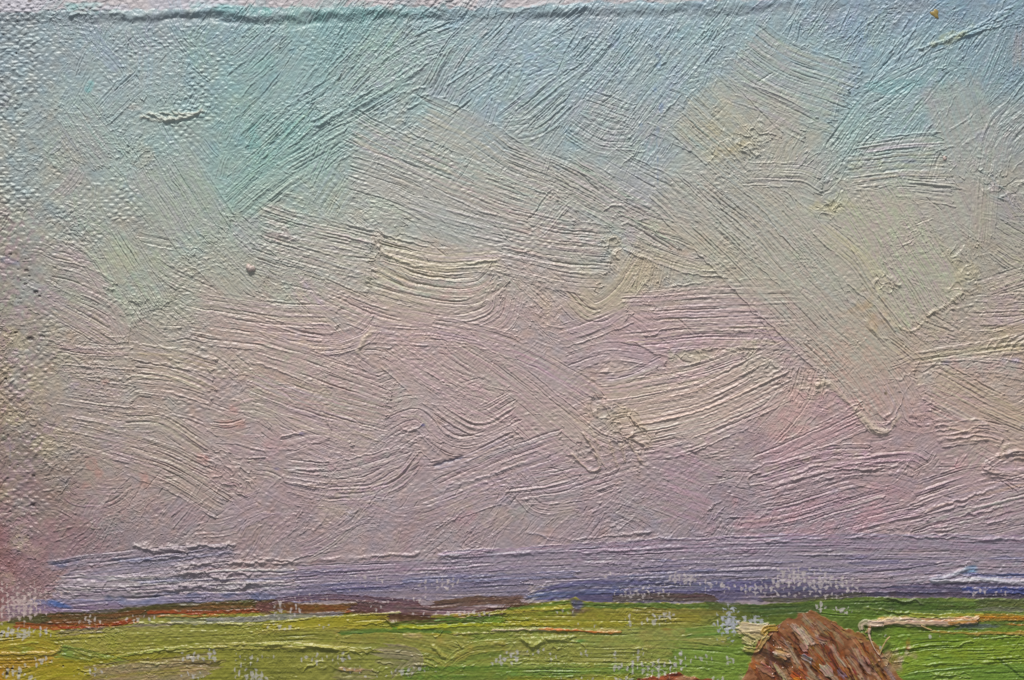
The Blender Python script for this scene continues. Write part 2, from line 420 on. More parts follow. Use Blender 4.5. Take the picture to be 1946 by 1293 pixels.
for p in (((1250, 112), 5, 12), ((1245, 170), 5, 6), ((1256, 205), 3, 8), ((1254, 228), 4, 5), ((1250, 248), 3, 6), ((1248, 275), 2, 14), ((1217, 238), 3, 3), ((1165, 80), 12, 12), ((1250, 320), 2, 30), ((1256, 365), 4, 14)):
    blot(p[0][0], p[0][1], p[1], p[2], (96, 130, 176) if p[1] < 10 else (140, 166, 200), .6)
ridge([(1248, 90), (1246, 200), (1244, 420)], 1.6, -.6)
# pinkish grey middle drags
s([(662, 248), (760, 300), (880, 352), (1090, 436)], 84, (182, 180, 172), a=1.1, t=.6, al=.8, e=.6)
s([(665, 320), (760, 352), (900, 420), (1010, 470)], 96, (182, 180, 176), a=1.1, t=.4, al=.75, e=.5)
s([(796, 212), (900, 262), (1000, 330), (1110, 400)], 88, (184, 182, 174), a=1.15, t=.6, al=.8, e=.9)
s([(860, 330), (980, 372), (1090, 400)], 70, (178, 182, 174), a=1.1, al=.7)
s([(1060, 330), (1180, 400), (1290, 462)], 110, (178, 180, 170), a=1.15, t=.4, al=.75)
s([(960, 300), (1080, 350), (1180, 400)], 70, (182, 180, 172), a=1.2, al=.6)
s([(1140, 300), (1250, 360), (1380, 400)], 84, (174, 180, 182), a=.9, al=.6)
s([(900, 420), (1000, 440), (1062, 380)], 50, (176, 180, 176), a=1.2, al=.6, en=1.0)
ruffle([(1060, 350), (1070, 375)], 40, 1.0); ruffle([(1140, 330), (1230, 420)], 60, .9, tilt=30)
ridge([(1145, 402), (1170, 390), (1195, 402)], 2.2, 1.4)
blot(1215, 360, 46, 26, (160, 176, 190), .45, ang=30); blot(860, 280, 80, 30, (188, 186, 166), .35, ang=25)
s([(770, 410), (880, 440), (1000, 470)], 80, (170, 182, 180), a=.8, al=.55)
blot(840, 440, 60, 26, (164, 184, 184), .5)
s([(700, 420), (760, 440)], 60, (180, 176, 178), a=.6, al=.6)
s([(500, 402), (600, 430), (716, 458)], 56, (182, 182, 174), a=1.35, t=.5, al=.75, e=.8)
s([(490, 450), (600, 480), (712, 500)], 60, (180, 178, 176), a=1.4, t=.5, al=.75)
s([(480, 480), (600, 520), (702, 552)], 76, (180, 178, 172), a=1.35, t=.5, al=.75, e=.6, en=.8)
blot(530, 405, 24, 20, (188, 176, 164), .5); blot(530, 452, 30, 9, (196, 170, 172), .5); blot(470, 440, 24, 34, (176, 176, 188), .5)
s([(400, 480), (480, 560)], 100, (174, 186, 170), a=.45, al=.6)
s([(562, 532), (612, 590)], 62, (190, 170, 172), a=.4, al=.8, t=.2)
s([(722, 474), (830, 500), (955, 494)], 52, (204, 200, 170), a=1.3, t=.9, al=.8, e=.9, en=1.2)
s([(710, 510), (800, 545), (900, 552), (946, 520)], 62, (196, 188, 168), a=1.3, t=.7, al=.8, en=1)
s([(700, 560), (800, 590), (890, 596), (955, 560)], 60, (190, 178, 168), a=1.3, t=.5, al=.8)
s([(606, 560), (720, 605), (850, 628), (940, 605), (960, 560)], 70, (192, 172, 168), a=1.25, t=.4, al=.8, e=.7)
blot(800, 520, 90, 14, (206, 200, 160), .35)
ruffle([(722, 440), (712, 490), (692, 545)], 26, 1.9, (186, 174, 160), .5, tilt=90)
ridge([(724, 440), (728, 452)], 2, 2); ridge([(716, 466), (726, 478), (742, 492)], 2.2, 1.8); ridge([(700, 498), (716, 504)], 2.5, 2)
ridge([(722, 482), (800, 506), (930, 496), (952, 486)], 2.4, 1.6, (204, 200, 176), .4)
ruffle([(945, 510), (930, 580)], 36, 1.0, tilt=-50)
s([(366, 575), (500, 598), (640, 608)], 60, (194, 178, 166), a=1.2, al=.75, t=.4)
s([(360, 620), (480, 640), (600, 650)], 60, (194, 174, 166), a=1.2, al=.7)
s([(480, 618), (600, 652), (680, 640), (712, 612)], 48, (192, 174, 172), a=1.3, t=.5, al=.8)
ridge([(740, 634), (708, 630), (690, 652), (676, 672)], 2.6, 1.3, (200, 190, 170), .5)
s([(708, 632), (850, 640), (970, 650)], 46, (190, 170, 172), a=1.0, al=.8)
s([(960, 424), (1060, 446), (1152, 456)], 60, (182, 176, 172), a=1.2, t=.5, al=.75)
s([(955, 470), (1060, 492), (1154, 500)], 62, (180, 178, 174), a=1.25, t=.5, al=.7)
s([(940, 500), (1050, 530), (1140, 540)], 44, (188, 174, 170), a=1.1, al=.7)
ruffle([(1155, 450), (1168, 480), (1158, 515)], 34, 1.7, (190, 178, 156), .5)
ridge([(1148, 472), (1160, 480), (1172, 488)], 2.2, 1.8); ridge([(1148, 510), (1158, 514)], 2.2, 1.5)
s([(1085, 555), (1130, 590), (1180, 560), (1225, 492)], 60, (192, 182, 150), a=1.2, t=.6, al=.8, e=.6)
s([(1245, 486), (1232, 545)], 60, (192, 180, 148), a=.8, t=.3, al=.8)
s([(1290, 502), (1284, 536)], 60, (184, 180, 162), a=.7, al=.7)
s([(1220, 425), (1300, 450), (1400, 500)], 50, (188, 188, 154), a=1.2, al=.7)
s([(1200, 462), (1290, 498), (1390, 512)], 34, (190, 188, 158), a=1.5, t=.7, al=.8, e=.9)
blot(1285, 475, 24, 7, (196, 172, 148), .5, ang=20); blot(1190, 500, 40, 30, (196, 178, 152), .35)
blot(1195, 445, 16, 16, (174, 170, 180), .8, t=.4); ridge([(1180, 430), (1195, 424), (1212, 445)], 2.0, 1.4)
s([(1212, 566), (1350, 548), (1470, 545)], 34, (188, 168, 172), a=1.1, t=.5, al=.85, e=.9)
s([(1180, 600), (1350, 592), (1530, 590)], 72, (190, 164, 172), a=1.2, t=.3, al=.85)
s([(1180, 650), (1350, 636), (1535, 640)], 52, (188, 166, 172), a=1.15, t=.3, al=.8)
s([(1060, 640), (1130, 620), (1195, 590)], 50, (184, 166, 174), a=1.0, al=.7)
ridge([(1222, 636), (1246, 636), (1258, 624), (1300, 623), (1420, 630)], 2.3, 1.5)
ridge([(1157, 629), (1185, 612), (1197, 590)], 1.8, .9)
blot(1035, 600, 16, 28, (194, 178, 150), .5); ruffle([(1010, 560), (1050, 620)], 60, .9)
# long diagonal
s([(1330, 322), (1450, 420), (1560, 540), (1640, 620)], 110, (178, 182, 170), a=1.0, t=.3, al=.75, e=.3)
s([(1470, 420), (1600, 560), (1690, 690)], 120, (182, 182, 168), a=.9, t=.3, al=.7, e=.3)
s([(1255, 352), (1370, 460), (1480, 570), (1590, 680)], 92, (182, 184, 166), a=1.15, t=.8, al=.8, e=1.0)
s([(1420, 330), (1520, 332), (1560, 350)], 50, (178, 180, 176), a=1.2, al=.6)
for i in range(26):
    x = 1340+i*14; y = 440+rng.uniform(-90, 120); 
    ridge([(x, y), (x+50+i, y+58), (x+92, y+115)], 1.3, rng.uniform(.4, 1.1))
for i in range(22):
    s([(1720+rng.uniform(-10, 90), 520+i*4), (1800+rng.uniform(-10, 40), 560+i*4)], 10, None, a=.8, al=.1, t=0)
s([(1800, 360), (1850, 470)], 120, (176, 174, 168), a=.4, t=.2, al=.8, e=.1)
s([(1640, 372), (1700, 470), (1776, 596)], 152, (184, 186, 166), a=.8, t=.5, al=.82, e=.8)
blot(1700, 430, 60, 60, (188, 180, 168), .3, ang=60); blot(1560, 395, 26, 8, (188, 186, 140), .6, ang=10); blot(1600, 392, 24, 9, (190, 186, 140), .6)
s([(1560, 430), (1630, 490), (1680, 560)], 46, (186, 186, 160), a=1.1, t=.6, al=.7, e=.9)
ruffle([(1560, 340), (1610, 385)], 70, 1.2, tilt=-45); ruffle([(1600, 385), (1540, 410)], 36, 1.2, (190, 190, 160), .4)
ruffle([(1660, 530), (1710, 545)], 38, 1.7, (200, 196, 168), .6); ridge([(1690, 527), (1712, 546)], 2.4, 1.8)
s([(1655, 560), (1690, 600), (1720, 640)], 40, (196, 194, 172), a=1.2, t=.7, al=.7)
blot(1640, 590, 22, 30, (192, 164, 124), .65, ang=20); blot(1655, 610, 16, 16, (196, 156, 110), .5); blot(1620, 640, 40, 18, (194, 176, 150), .5)
for p in ([(1640, 610), (1670, 640), (1692, 644)], [(1665, 570), (1690, 610), (1735, 630), (1760, 605)], [(1760, 600), (1800, 580), (1830, 555)], [(1790, 610), (1810, 590), (1850, 580)]): ridge(p, 2.2, 1.5, (196, 190, 160), .3)
ruffle([(1810, 470), (1840, 540), (1800, 570)], 50, 1.2, (188, 184, 150), .5, tilt=-55)
s([(1880, 340), (1870, 460)], 50, (186, 182, 156), a=1.0, al=.6)
ruffle([(1870, 340), (1946, 370)], 60, 1.1, tilt=-40)
s([(1895, 440), (1950, 470)], 60, (180, 180, 160), a=1.0, al=.6); s([(1890, 470), (1950, 510)], 46, (182, 178, 164), a=1.2, t=.5, al=.7, e=.8)
s([(1862, 548), (1950, 520)], 50, (190, 170, 166), a=1.3, t=.4, al=.85)
s([(1856, 585), (1955, 578)], 60, (188, 168, 170), a=1.3, t=.4, al=.85)
s([(1840, 612), (1955, 612)], 40, (188, 166, 170), a=1.2, t=.4, al=.85)
blot(1732, 625, 14, 10, (176, 164, 178), .7, t=.4)
# ----- lower half
s([(1560, 620), (1640, 700), (1700, 790)], 140, (190, 178, 160), a=.9, t=.5, al=.85, e=.8)
s([(1690, 640), (1760, 700)], 80, (190, 176, 158), a=.8, al=.7)
s([(1700, 720), (1728, 800)], 70, (192, 176, 170), a=.3, al=.85, t=.4, e=.2)
s([(1735, 686), (1850, 668), (1955, 655)], 34, (194, 186, 150), a=1.4, t=.6, al=.85)
s([(1880, 640), (1955, 620)], 36, (196, 182, 148), a=1.4, t=.5, al=.8, en=1.2)
for k in range(5): ridge([(1872+k*16, 664), (1884+k*16, 648), (1905+k*15, 636)], 2.2, 1.5)
s([(1780, 690), (1880, 690), (1955, 704)], 40, (184, 172, 172), a=1.2, al=.8)
blot(1785, 690, 18, 7, (158, 150, 182), .7); blot(1928, 686, 22, 10, (156, 150, 186), .75); blot(1905, 664, 40, 5, (200, 194, 150), .6)
s([(1770, 720), (1860, 770), (1955, 815)], 76, (192, 178, 150), a=1.1, t=.5, al=.85, e=.6)
s([(1770, 764), (1850, 800), (1955, 850)], 60, (188, 170, 160), a=1.15, t=.4, al=.8, e=.7)
s([(1790, 830), (1860, 820), (1910, 830)], 46, (190, 168, 164), a=1.3, t=.5, al=.8)
for k in range(6): ridge([(1772+k*2, 800+k*9), (1830, 798+k*8), (1880, 800+k*7)], 2.2, 1.4)
ridge([(1800, 812), (1830, 820), (1870, 806), (1900, 822)], 2.2, 1.6, (196, 184, 160), .5)
ruffle([(1700, 740), (1750, 700), (1780, 720)], 44, 1.4, (186, 166, 158), .4, tilt=-45)
for k in range(4): ridge([(1706+k*20, 760-k*6), (1720+k*18, 796+k*2), (1736+k*18, 808+k*3)], 2.4, 1.0)
ridge([(1548, 736), (1572, 728), (1600, 752), (1640, 796), (1668, 822), (1690, 820)], 5, 2.4, (198, 188, 168), .6)
ridge([(1600, 732), (1640, 775), (1668, 806), (1690, 804), (1706, 780), (1716, 750)], 2.4, 1.2)
ridge([(1610, 725), (1655, 772), (1675, 790), (1690, 785), (1702, 760)], 2.0, 1.0)
ruffle([(1505, 760), (1540, 740), (1570, 725)], 46, 2.4, (196, 184, 160), .5, tilt=-50)
blot(1552, 746, 7, 6, (108, 108, 100), .85, nz=.2, t=.6); blot(1683, 748, 3.2, 3.2, (96, 84, 60), 1, nz=.1); blot(1653, 780, 2, 2, (110, 96, 76), 1, nz=.1)
s([(1450, 830), (1510, 760), (1530, 700)], 80, (194, 172, 160), a=1.0, t=.2, al=.6)
blot(1500, 800, 30, 44, (204, 156, 160), .55, ang=35); blot(1595, 760, 30, 12, (206, 156, 172), .6, ang=20)
s([(1440, 880), (1560, 830), (1640, 790)], 50, (190, 152, 164), a=1.3, t=.5, al=.8, e=.7)
s([(1440, 910), (1560, 870), (1660, 862)], 36, (184, 158, 168), a=1.5, t=.6, al=.8, e=.8)
s([(1432, 930), (1580, 890), (1720, 868), (1760, 880)], 40, (180, 160, 168), a=1.4, t=.5, al=.8)
s([(1440, 950), (1560, 920), (1640, 900)], 44, (180, 158, 168), a=1.3, t=.4, al=.8)
ridge([(1446, 900), (1428, 904), (1422, 914), (1432, 922), (1460, 918)], 3.2, 1.8)
for k in range(4): ridge([(1500, 905+k*8), (1600, 885+k*7), (1700, 876+k*9), (1735, 890+k*8), (1728, 905+k*5)], 2, 1.1-.15*k)
s([(1640, 940), (1700, 940), (1740, 905)], 80, (174, 154, 164), a=.5, al=.7)
s([(1130, 752), (1300, 726), (1420, 690)], 54, (200, 184, 166), a=1.2, t=.6, al=.85, e=.6)
s([(1170, 800), (1330, 768), (1490, 692)], 78, (198, 182, 168), a=1.25, t=.6, al=.85, e=.7)
s([(1190, 842), (1340, 810), (1500, 740)], 56, (204, 188, 178), a=1.45, t=.7, al=.85, e=.8)
s([(1190, 865), (1300, 850), (1420, 800)], 30, (192, 174, 176), a=1.3, t=.4, al=.7, e=.8)
s([(1138, 724), (1200, 716), (1262, 684)], 30, (172, 160, 184), a=1.1, t=.4, al=.8, e=.7)
s([(1080, 690), (1160, 668), (1260, 680)], 40, (178, 166, 178), a=.9, al=.7)
ruffle([(1270, 680), (1400, 668), (1440, 660)], 30, 1.4, (192, 192, 164), .6)
ruffle([(1420, 680), (1470, 720)], 60, 1.3, (186, 184, 170), .5, tilt=-40)
ridge([(1190, 645), (1275, 682)], 2.2, 1.3); ridge([(1280, 662), (1330, 664), (1460, 658)], 2, 1.2)
s([(900, 640), (1020, 690), (1130, 755)], 54, (184, 168, 170), a=1.05, t=.4, al=.8, e=.5)
s([(740, 664), (830, 720), (960, 760)], 60, (188, 170, 168), a=1.15, t=.4, al=.75)
s([(738, 672), (830, 752), (960, 830), (1000, 862)], 54, (184, 170, 168), a=1.1, t=.4, al=.75, e=.6)
s([(850, 660), (980, 750), (1100, 850), (1160, 880)], 116, (190, 174, 166), a=1.0, t=.6, al=.85, e=.7)
s([(820, 620), (900, 636), (980, 660)], 46, (186, 168, 170), a=1.0, al=.6)
s([(840, 760), (910, 800), (975, 770)], 60, (190, 172, 168), a=1.35, t=.4, al=.75)
s([(800, 800), (880, 845), (980, 810)], 50, (186, 168, 168), a=1.35, t=.4, al=.75)
ruffle([(1120, 760), (1180, 800), (1235, 850)], 62, 1.9, (188, 176, 148), .6, tilt=50)
ruffle([(1090, 840), (1150, 880)], 60, 1.4, (184, 166, 164), .4, tilt=60)
for p in ([(1195, 790), (1228, 822)], [(1150, 822), (1172, 832), (1184, 838), (1205, 822)], [(1190, 832), (1240, 850)], [(1155, 835), (1175, 888)], [(1180, 842), (1188, 880)], [(1195, 838), (1220, 880)], [(1120, 810), (1140, 860)], [(1105, 820), (1155, 890)], [(1085, 860), (1120, 894), (1138, 890), (1130, 860)], [(1212, 880), (1232, 886)]):
    ridge(p, 2.4, 2.0, (192, 176, 158), .4)
blot(1155, 800, 34, 14, (184, 178, 150), .55, ang=40); blot(1175, 860, 16, 14, (196, 180, 150), .5)
s([(100, 660), (200, 672), (250, 670)], 40, (184, 164, 160), a=1.1, al=.6)
for k in range(6): s([(110+8*(k % 2), 700+k*28), (170, 704+k*30), (250, 712+k*32)], 30, (184, 166, 168), a=1.4, t=.2, al=.6, dry=.25)
s([(250, 664), (320, 676), (410, 700)], 36, (192, 176, 158), a=1.5, t=.5, al=.8, e=.8)
s([(256, 700), (330, 712), (400, 742)], 44, (192, 176, 156), a=1.5, t=.6, al=.8, e=.8)
s([(256, 735), (330, 745), (396, 766)], 34, (190, 172, 158), a=1.4, t=.5, al=.75, e=.7)
s([(230, 800), (310, 806), (395, 860)], 58, (182, 174, 156), a=1.4, t=.5, al=.8, e=.6)
s([(225, 840), (310, 862), (400, 905)], 56, (180, 172, 154), a=1.4, t=.5, al=.8)
s([(246, 872), (330, 905), (425, 962)], 60, (180, 170, 150), a=1.5, t=.6, al=.8, e=.9, en=1)
ruffle([(395, 870), (440, 905), (480, 930)], 70, 1.6, (180, 170, 160), .3, tilt=35)
ruffle([(430, 730), (480, 740)], 80, 1.0); ruffle([(100, 860), (130, 960)], 60, 1.0)
for c in ((172, 880, 10, 26, -30), (205, 725, 12, 7, 0), (440, 806, 22, 9, -10), (270, 915, 14, 18, 0), (165, 920, 14, 8, 30), (75, 940, 12, 8, 40), (390, 875, 8, 14, -40), (445, 780, 12, 12, 0)):
    blot(c[0], c[1], c[2], c[3], (204, 146, 136), .55, ang=c[4])
blot(160, 830, 40, 26, (176, 164, 138), .5); blot(155, 812, 22, 10, (166, 160, 172), .5); blot(10, 834, 14, 8, (112, 132, 110), .6); blot(19, 855, 2.5, 14, (96, 110, 160), .7)
s([(480, 664), (600, 700), (745, 752)], 62, (186, 174, 166), a=1.25, t=.4, al=.8)
s([(470, 712), (600, 760), (740, 796)], 60, (182, 170, 158), a=1.3, t=.4, al=.8)
s([(480, 770), (600, 812), (720, 850)], 60, (184, 170, 162), a=1.2, t=.4, al=.75, e=.6)
s([(520, 800), (620, 860), (708, 868)], 40, (186, 170, 170), a=1.1, al=.7)
s([(620, 700), (730, 742)], 20, (190, 174, 170), a=1.4, t=.4, al=.6)
blot(500, 770, 34, 22, (174, 182, 160), .5); blot(775, 768, 24, 20, (172, 176, 168), .6); blot(515, 842, 24, 20, (196, 160, 164), .6)
ridge([(612, 764), (622, 800), (630, 830)], 2, 1.0)
s([(540, 892), (650, 895), (770, 860)], 42, (178, 168, 172), a=1.4, t=.5, al=.8, e=.8)
s([(540, 915), (680, 930), (790, 875)], 46, (184, 168, 170), a=1.4, t=.4, al=.8)
s([(620, 940), (740, 925), (800, 870)], 46, (182, 164, 168), a=1.2, t=.3, al=.8)
s([(540, 850), (600, 835), (660, 850)], 40, (180, 164, 170), a=1.2, al=.6)
for p in ([(480, 805), (505, 798), (520, 812)], [(530, 830), (580, 825), (590, 840)], [(545, 892), (600, 892), (640, 900)], [(545, 855), (600, 842), (628, 830)], [(535, 905), (560, 920), (620, 922)]): ridge(p, 2, 1.3)
s([(740, 820), (790, 800), (830, 840)], 44, (184, 166, 170), a=.9, al=.7); ruffle([(770, 820), (830, 870)], 46, 1.2)
ridge([(757, 806), (770, 818), (790, 815), (806, 804)], 2.2, 1.4); blot(802, 808, 4, 3, (70, 72, 140), .9); blot(525, 892, 9, 5, (120, 120, 180), .7); blot(575, 824, 8, 3, (130, 126, 180), .7)
s([(820, 900), (900, 880), (980, 840)], 46, (184, 166, 168), a=1.4, t=.4, al=.8)
ridge([(822, 888), (850, 878), (882, 868)], 2.6, -2.2, (96, 96, 120), .6)
s([(820, 950), (960, 890), (1080, 850)], 80, (180, 162, 168), a=1.1, t=.3, al=.8)
s([(800, 980), (940, 930), (1060, 890)], 60, (178, 160, 168), a=1.1, t=.2, al=.7)
s([(1000, 925), (1120, 905), (1200, 880)], 60, (180, 164, 172), a=1.3, t=.3, al=.7)
s([(980, 905), (1030, 960), (1100, 950)], 50, (178, 164, 170), a=1.2, al=.6)
s([(1250, 900), (1360, 940)], 130, (172, 152, 164), a=.45, t=.2, al=.75, e=.1)
for k in range(5): s([(960+k*20, 935+k*8), (1040+k*22, 925+k*7), (1110+k*20, 905+k*6)], 18, (184, 168, 176), a=1.5, t=.3, al=.5)
# loops at the right edge
for k in range(4):
    ridge([(1960, 862+k*3), (1925, 858+k*5), (1882, 872+k*8), (1872-k*2, 885+k*5), (1890, 893+k*4), (1960, 894+k*6)], 2.4, 1.8-.2*k)
ridge([(1900, 852), (1925, 846), (1960, 856)], 3, 2.2, (196, 184, 160), .6); ridge([(1820, 870), (1815, 885), (1830, 890), (1838, 870)], 2, 1.4, (198, 160, 168), .6)
ridge([(1812, 905), (1808, 895), (1825, 892)], 2, 1.2); blot(1830, 875, 12, 14, (200, 156, 164), .5); blot(1812, 893, 10, 6, (206, 150, 158), .6)
s([(1740, 935), (1840, 905), (1960, 900)], 44, (186, 166, 170), a=1.4, t=.5, al=.8)
s([(1730, 985), (1830, 950), (1960, 915)], 56, (184, 164, 170), a=1.5, t=.6, al=.85, e=.8)
s([(1740, 1010), (1840, 985), (1960, 955)], 50, (182, 164, 170), a=1.5, t=.6, al=.85, e=.6)
s([(1760, 1022), (1860, 1012), (1960, 995)], 36, (182, 164, 170), a=1.5, t=.4, al=.8)
s([(1380, 1008), (1480, 1006), (1600, 975), (1690, 950)], 56, (182, 158, 168), a=1.3, t=.4, al=.8)
s([(1400, 985), (1500, 970), (1600, 940)], 46, (184, 156, 168), a=1.2, t=.3, al=.7)
s([(1600, 1010), (1690, 985), (1760, 970)], 40, (184, 158, 164), a=1.4, t=.3, al=.7)
for c in ((1450, 990, 70, 12, -8), (1450, 990, 60, 8, -8), (1650, 985, 50, 22, -30), (1640, 990, 40, 18, -30), (1560, 1000, 50, 8, -14), (1680, 930, 40, 14, 0), (1400, 960, 20, 20, 0), (880, 985, 26, 14, 0), (1540, 960, 30, 8, -20), (1500, 1015, 60, 6, -3)):
    blot(c[0], c[1], c[2], c[3], (196, 146, 156), .45, ang=c[4])
blot(640, 980, 40, 20, (184, 172, 148), .4); blot(940, 990, 30, 20, (186, 172, 150), .4); blot(870, 960, 30, 10, (186, 170, 140), .35); blot(1065, 965, 20, 14, (186, 174, 156), .5)
# thin scratches above the horizon
for i in range(200):
    x = rng.uniform(90, 1500); y = rng.uniform(930, 1040)-(.0)*x; a = math.radians(-48+rng.normal()*10); L = rng.uniform(16, 60)
    ridge([(x, y), (x+math.cos(a)*L, y+math.sin(a)*L)], rng.uniform(.9, 1.6), rng.uniform(.3, 1.0)*rng.choice([1, 1, -1]), wob=.8)
for i in range(420):
    x = rng.uniform(430, 1946); y = rng.uniform(14, 330)
    if (660 < x < 1130 and y > 225) or (1300 < x < 1620 and 100 < y < 300): continue
    a = math.radians(-52+rng.normal()*10); L = rng.uniform(16, 60)
    ridge([(x, y), (x+math.cos(a)*L*.5+rng.normal()*2, y+math.sin(a)*L*.5), (x+math.cos(a)*L, y+math.sin(a)*L)], rng.uniform(.9, 1.8), rng.uniform(.3, 1.1)*rng.choice([1, 1, -.7]), wob=1.0)
ridge([(1000, 1010), (1100, 1024), (1240, 1010)], 2.4, 1.4); ridge([(1000, 1012), (1080, 1030), (1180, 1030), (1280, 1018)], 2, 1.2, (150, 150, 176), .3)

# small broken touches over everything
for i in range(420):
    x = rng.uniform(60, 1946); y = rng.uniform(30, 1030)
    a = math.radians(fdir(x, y)+rng.normal()*14); L = rng.uniform(14, 46); dx, dy = math.cos(a)*L/2, math.sin(a)*L/2
    stroke([(x-dx, y-dy), (x+dx, y+dy)], rng.uniform(6, 20), None, a=rng.uniform(.5, 1.2), al=.22, e=.2, en=.5, t=.1, fill=.25, tint=tuple(rng.normal(size=3)*6), var=6, rag=10, lab=SKY)

# impasto lip and loose marks on the left
for k in range(9): ridge([(266+k*12, 212+3*math.sin(k)), (276+k*12, 217), (288+k*13, 226-k*1.9)], 2.0, 1.5, (184, 190, 176), .5)
ridge([(264, 222), (290, 228), (328, 227), (368, 217), (386, 206)], 3.2, 2.6, (186, 190, 176), .6)
ridge([(255, 212), (300, 218), (350, 205), (380, 203)], 2, 1.0)

for p in ([(1195, 790), (1228, 822)], [(1150, 822), (1172, 832), (1184, 838), (1205, 822)], [(1190, 832), (1240, 850)], [(1155, 835), (1175, 888)], [(1180, 842), (1188, 880)], [(1195, 838), (1220, 880)], [(1120, 810), (1140, 860)], [(1105, 820), (1155, 890)], [(1085, 860), (1120, 894), (1138, 890), (1130, 860)]):
    ridge(p, 2.0, 1.3, (196, 180, 162), .4)
ridge([(1448, 898), (1430, 902), (1423, 912), (1431, 921), (1462, 917)], 3.0, 2.0, (190, 170, 165), .4)
ridge([(1548, 736), (1572, 728), (1600, 752), (1640, 796), (1668, 822), (1690, 820), (1712, 788)], 4, .8, (198, 186, 166), .5)
for k in range(4): ridge([(1960, 862+k*3), (1925, 858+k*5), (1882, 872+k*8), (1872-k*2, 885+k*5), (1890, 893+k*4), (1960, 894+k*6)], 1.9, 1.2)
for k in range(5): ridge([(1442+k*4, 892+k*13), (1560, 862+k*12), (1680+k*8, 848+k*13)], 2.0, 1.3)
for k in range(6): ridge([(1745+k*6, 975+k*7), (1840, 945+k*11), (1960, 905+k*15)], 2.0, 1.3)

# the left margin: coarse bare-looking weave, knots, redder and darker towards the bottom left
lm = smooth(130, 40, XX+14*N(NL, 1.3, 4, 9))
HP += lm*(.4*N(NM, 1.15, 44, 9)+.7*np.maximum(0, 1-np.abs(N(NM, 1.1, 14, 99))*2))*smooth(1170, 1120, YY)
put(lm*smooth(.3, 1.3, N(NL, .9, 60, 3))*smooth(560, 640, YY), (186, 178, 146), .55)
put(lm*smooth(.3, 1.3, N(NM, 1.1, 160, 3))*smooth(360, 440, YY), (170, 148, 158), .5)
put(smooth(34, -30, XX+16*N(NL, 1, 1, 2)+8*N(NM, 1.4, 1, 2))*smooth(840, 980, YY), (150, 100, 108), .6)
put(smooth(260, 60, XX+50*N(NL, 1, 81, 2))*smooth(880, 960, YY)*smooth(-.6, .8, N(NM, 1.3, 8, 2)), (164, 126, 134), .4)
put(smooth(34, -30, XX+10*N(NL, 1, 1, 2))*smooth(560, 900, YY), (134, 96, 88), .5)
put(smooth(24, -30, XX+8*N(NL, 1, 1, 2))*smooth(900, 560, YY)*smooth(250, 400, YY), (140, 130, 116), .35)
for c in ((58, 645, 8, 5), (80, 640, 7, 4), (55, 525, 3, 2), (48, 540, 3, 2), (68, 556, 4, 3), (68, 960, 8, 4), (50, 515, 3, 2), (33, 33, 3, 3), (12, 720, 3, 3), (30, 632, 3, 2), (75, 563, 3, 2), (10, 722, 2, 2), (28, 633, 2, 2), (64, 905, 4, 3), (18, 10, 3, 2), (55, 2, 4, 3)):
    blot(c[0], c[1], c[2], c[3], (38, 30, 32), .85, nz=.3, t=-2.2)
for i in range(70):
    x = abs(rng.normal())*34+rng.uniform(0, 14); y = rng.uniform(0, 1120); blot(x, y, rng.uniform(1, 2.6), rng.uniform(.9, 1.8), (60, 50, 54), .7, nz=.3, t=-1.4)

# hem: a raised fold with a hollow under it
d = YY-top
hk = hedge(XX+30*N(NX, 1, 9, 9), [(-70, .1), (90, .35), (125, .9), (160, .8), (190, .5), (250, .9), (420, 1), (560, 1.05), (700, .75), (840, .5), (940, .35), (1000, .6), (1090, .85), (1140, 1.1), (1200, .7), (1260, .5), (1330, .8), (1440, 1.1), (1500, .35), (1580, .12), (1700, .1), (2016, .05)])
dd = d+4*N(NL, 1.6, 70, 70)+2*N(NM, 1.5, 7, 77)
HP += 3.6*np.exp(-((dd-6)/10)**2)*hk*(.8+.3*N(NL, 1.2, 3, 8))
HP -= 2.2*np.exp(-((dd-24)/8)**2)*hk*(.8+.4*N(NL, 1.2, 33, 8))
HP += np.where(d < 0, -.006*d*d, 0)
for p in (((128, 30), (150, 27), (165, 33)), ((205, 28), (222, 27), (240, 30))): ridge(p, 4, 2.5, wob=2)
ridge([(960, 28), (990, 20), (1030, 10), (1060, 6)], 3, 1.6); ridge([(900, 40), (930, 27), (980, 22)], 2.4, 1.6)
put(np.exp(-((d-18)/13)**2)*smooth(520, 600, XX)*smooth(860, 760, XX)*smooth(-.8, .4, N(NL, .8, 77, 3)), (96, 160, 158), .6)
put(np.exp(-((d-20)/12)**2)*smooth(-.6, .6, N(NL, .9, 177, 3)), (140, 156, 164), .45)

MIX[0] = 0.0; BS[0] = 1.0
# ------------------------------------------------------------------ the violet band along the horizon
def h_(pts, w, col, **k):
    k.setdefault('lab', HILLS); k['a'] = k.get('a', 1)*.75; stroke(pts, w, col, **k)
h_([(840, 1062), (1100, 1046), (1400, 1034), (1700, 1030), (1980, 1034)], 30, (154, 142, 162), a=1.1, t=.5, al=.85, e=.7, fill=.5)
h_([(560, 1094), (800, 1084), (1100, 1066), (1500, 1052), (1980, 1056)], 44, (152, 142, 160), a=1.15, t=.3, al=.85, fill=.5)
h_([(560, 1112), (800, 1104), (1100, 1090), (1500, 1078), (1980, 1082)], 40, (146, 138, 158), a=1.2, t=.2, al=.85, fill=.4)
h_([(90, 1078), (250, 1058), (430, 1044)], 26, (142, 136, 158), a=1.4, t=.5, al=.5)
h_([(130, 1100), (260, 1082), (440, 1062)], 34, (158, 152, 170), a=1.4, t=.5, al=.8)
h_([(230, 1072), (330, 1060), (440, 1042)], 16, (128, 130, 156), a=1.3, t=.4, al=.45)
h_([(110, 1110), (260, 1114), (400, 1104), (560, 1100)], 40, (164, 158, 168), a=1.6, t=.7, al=.8, e=.7)
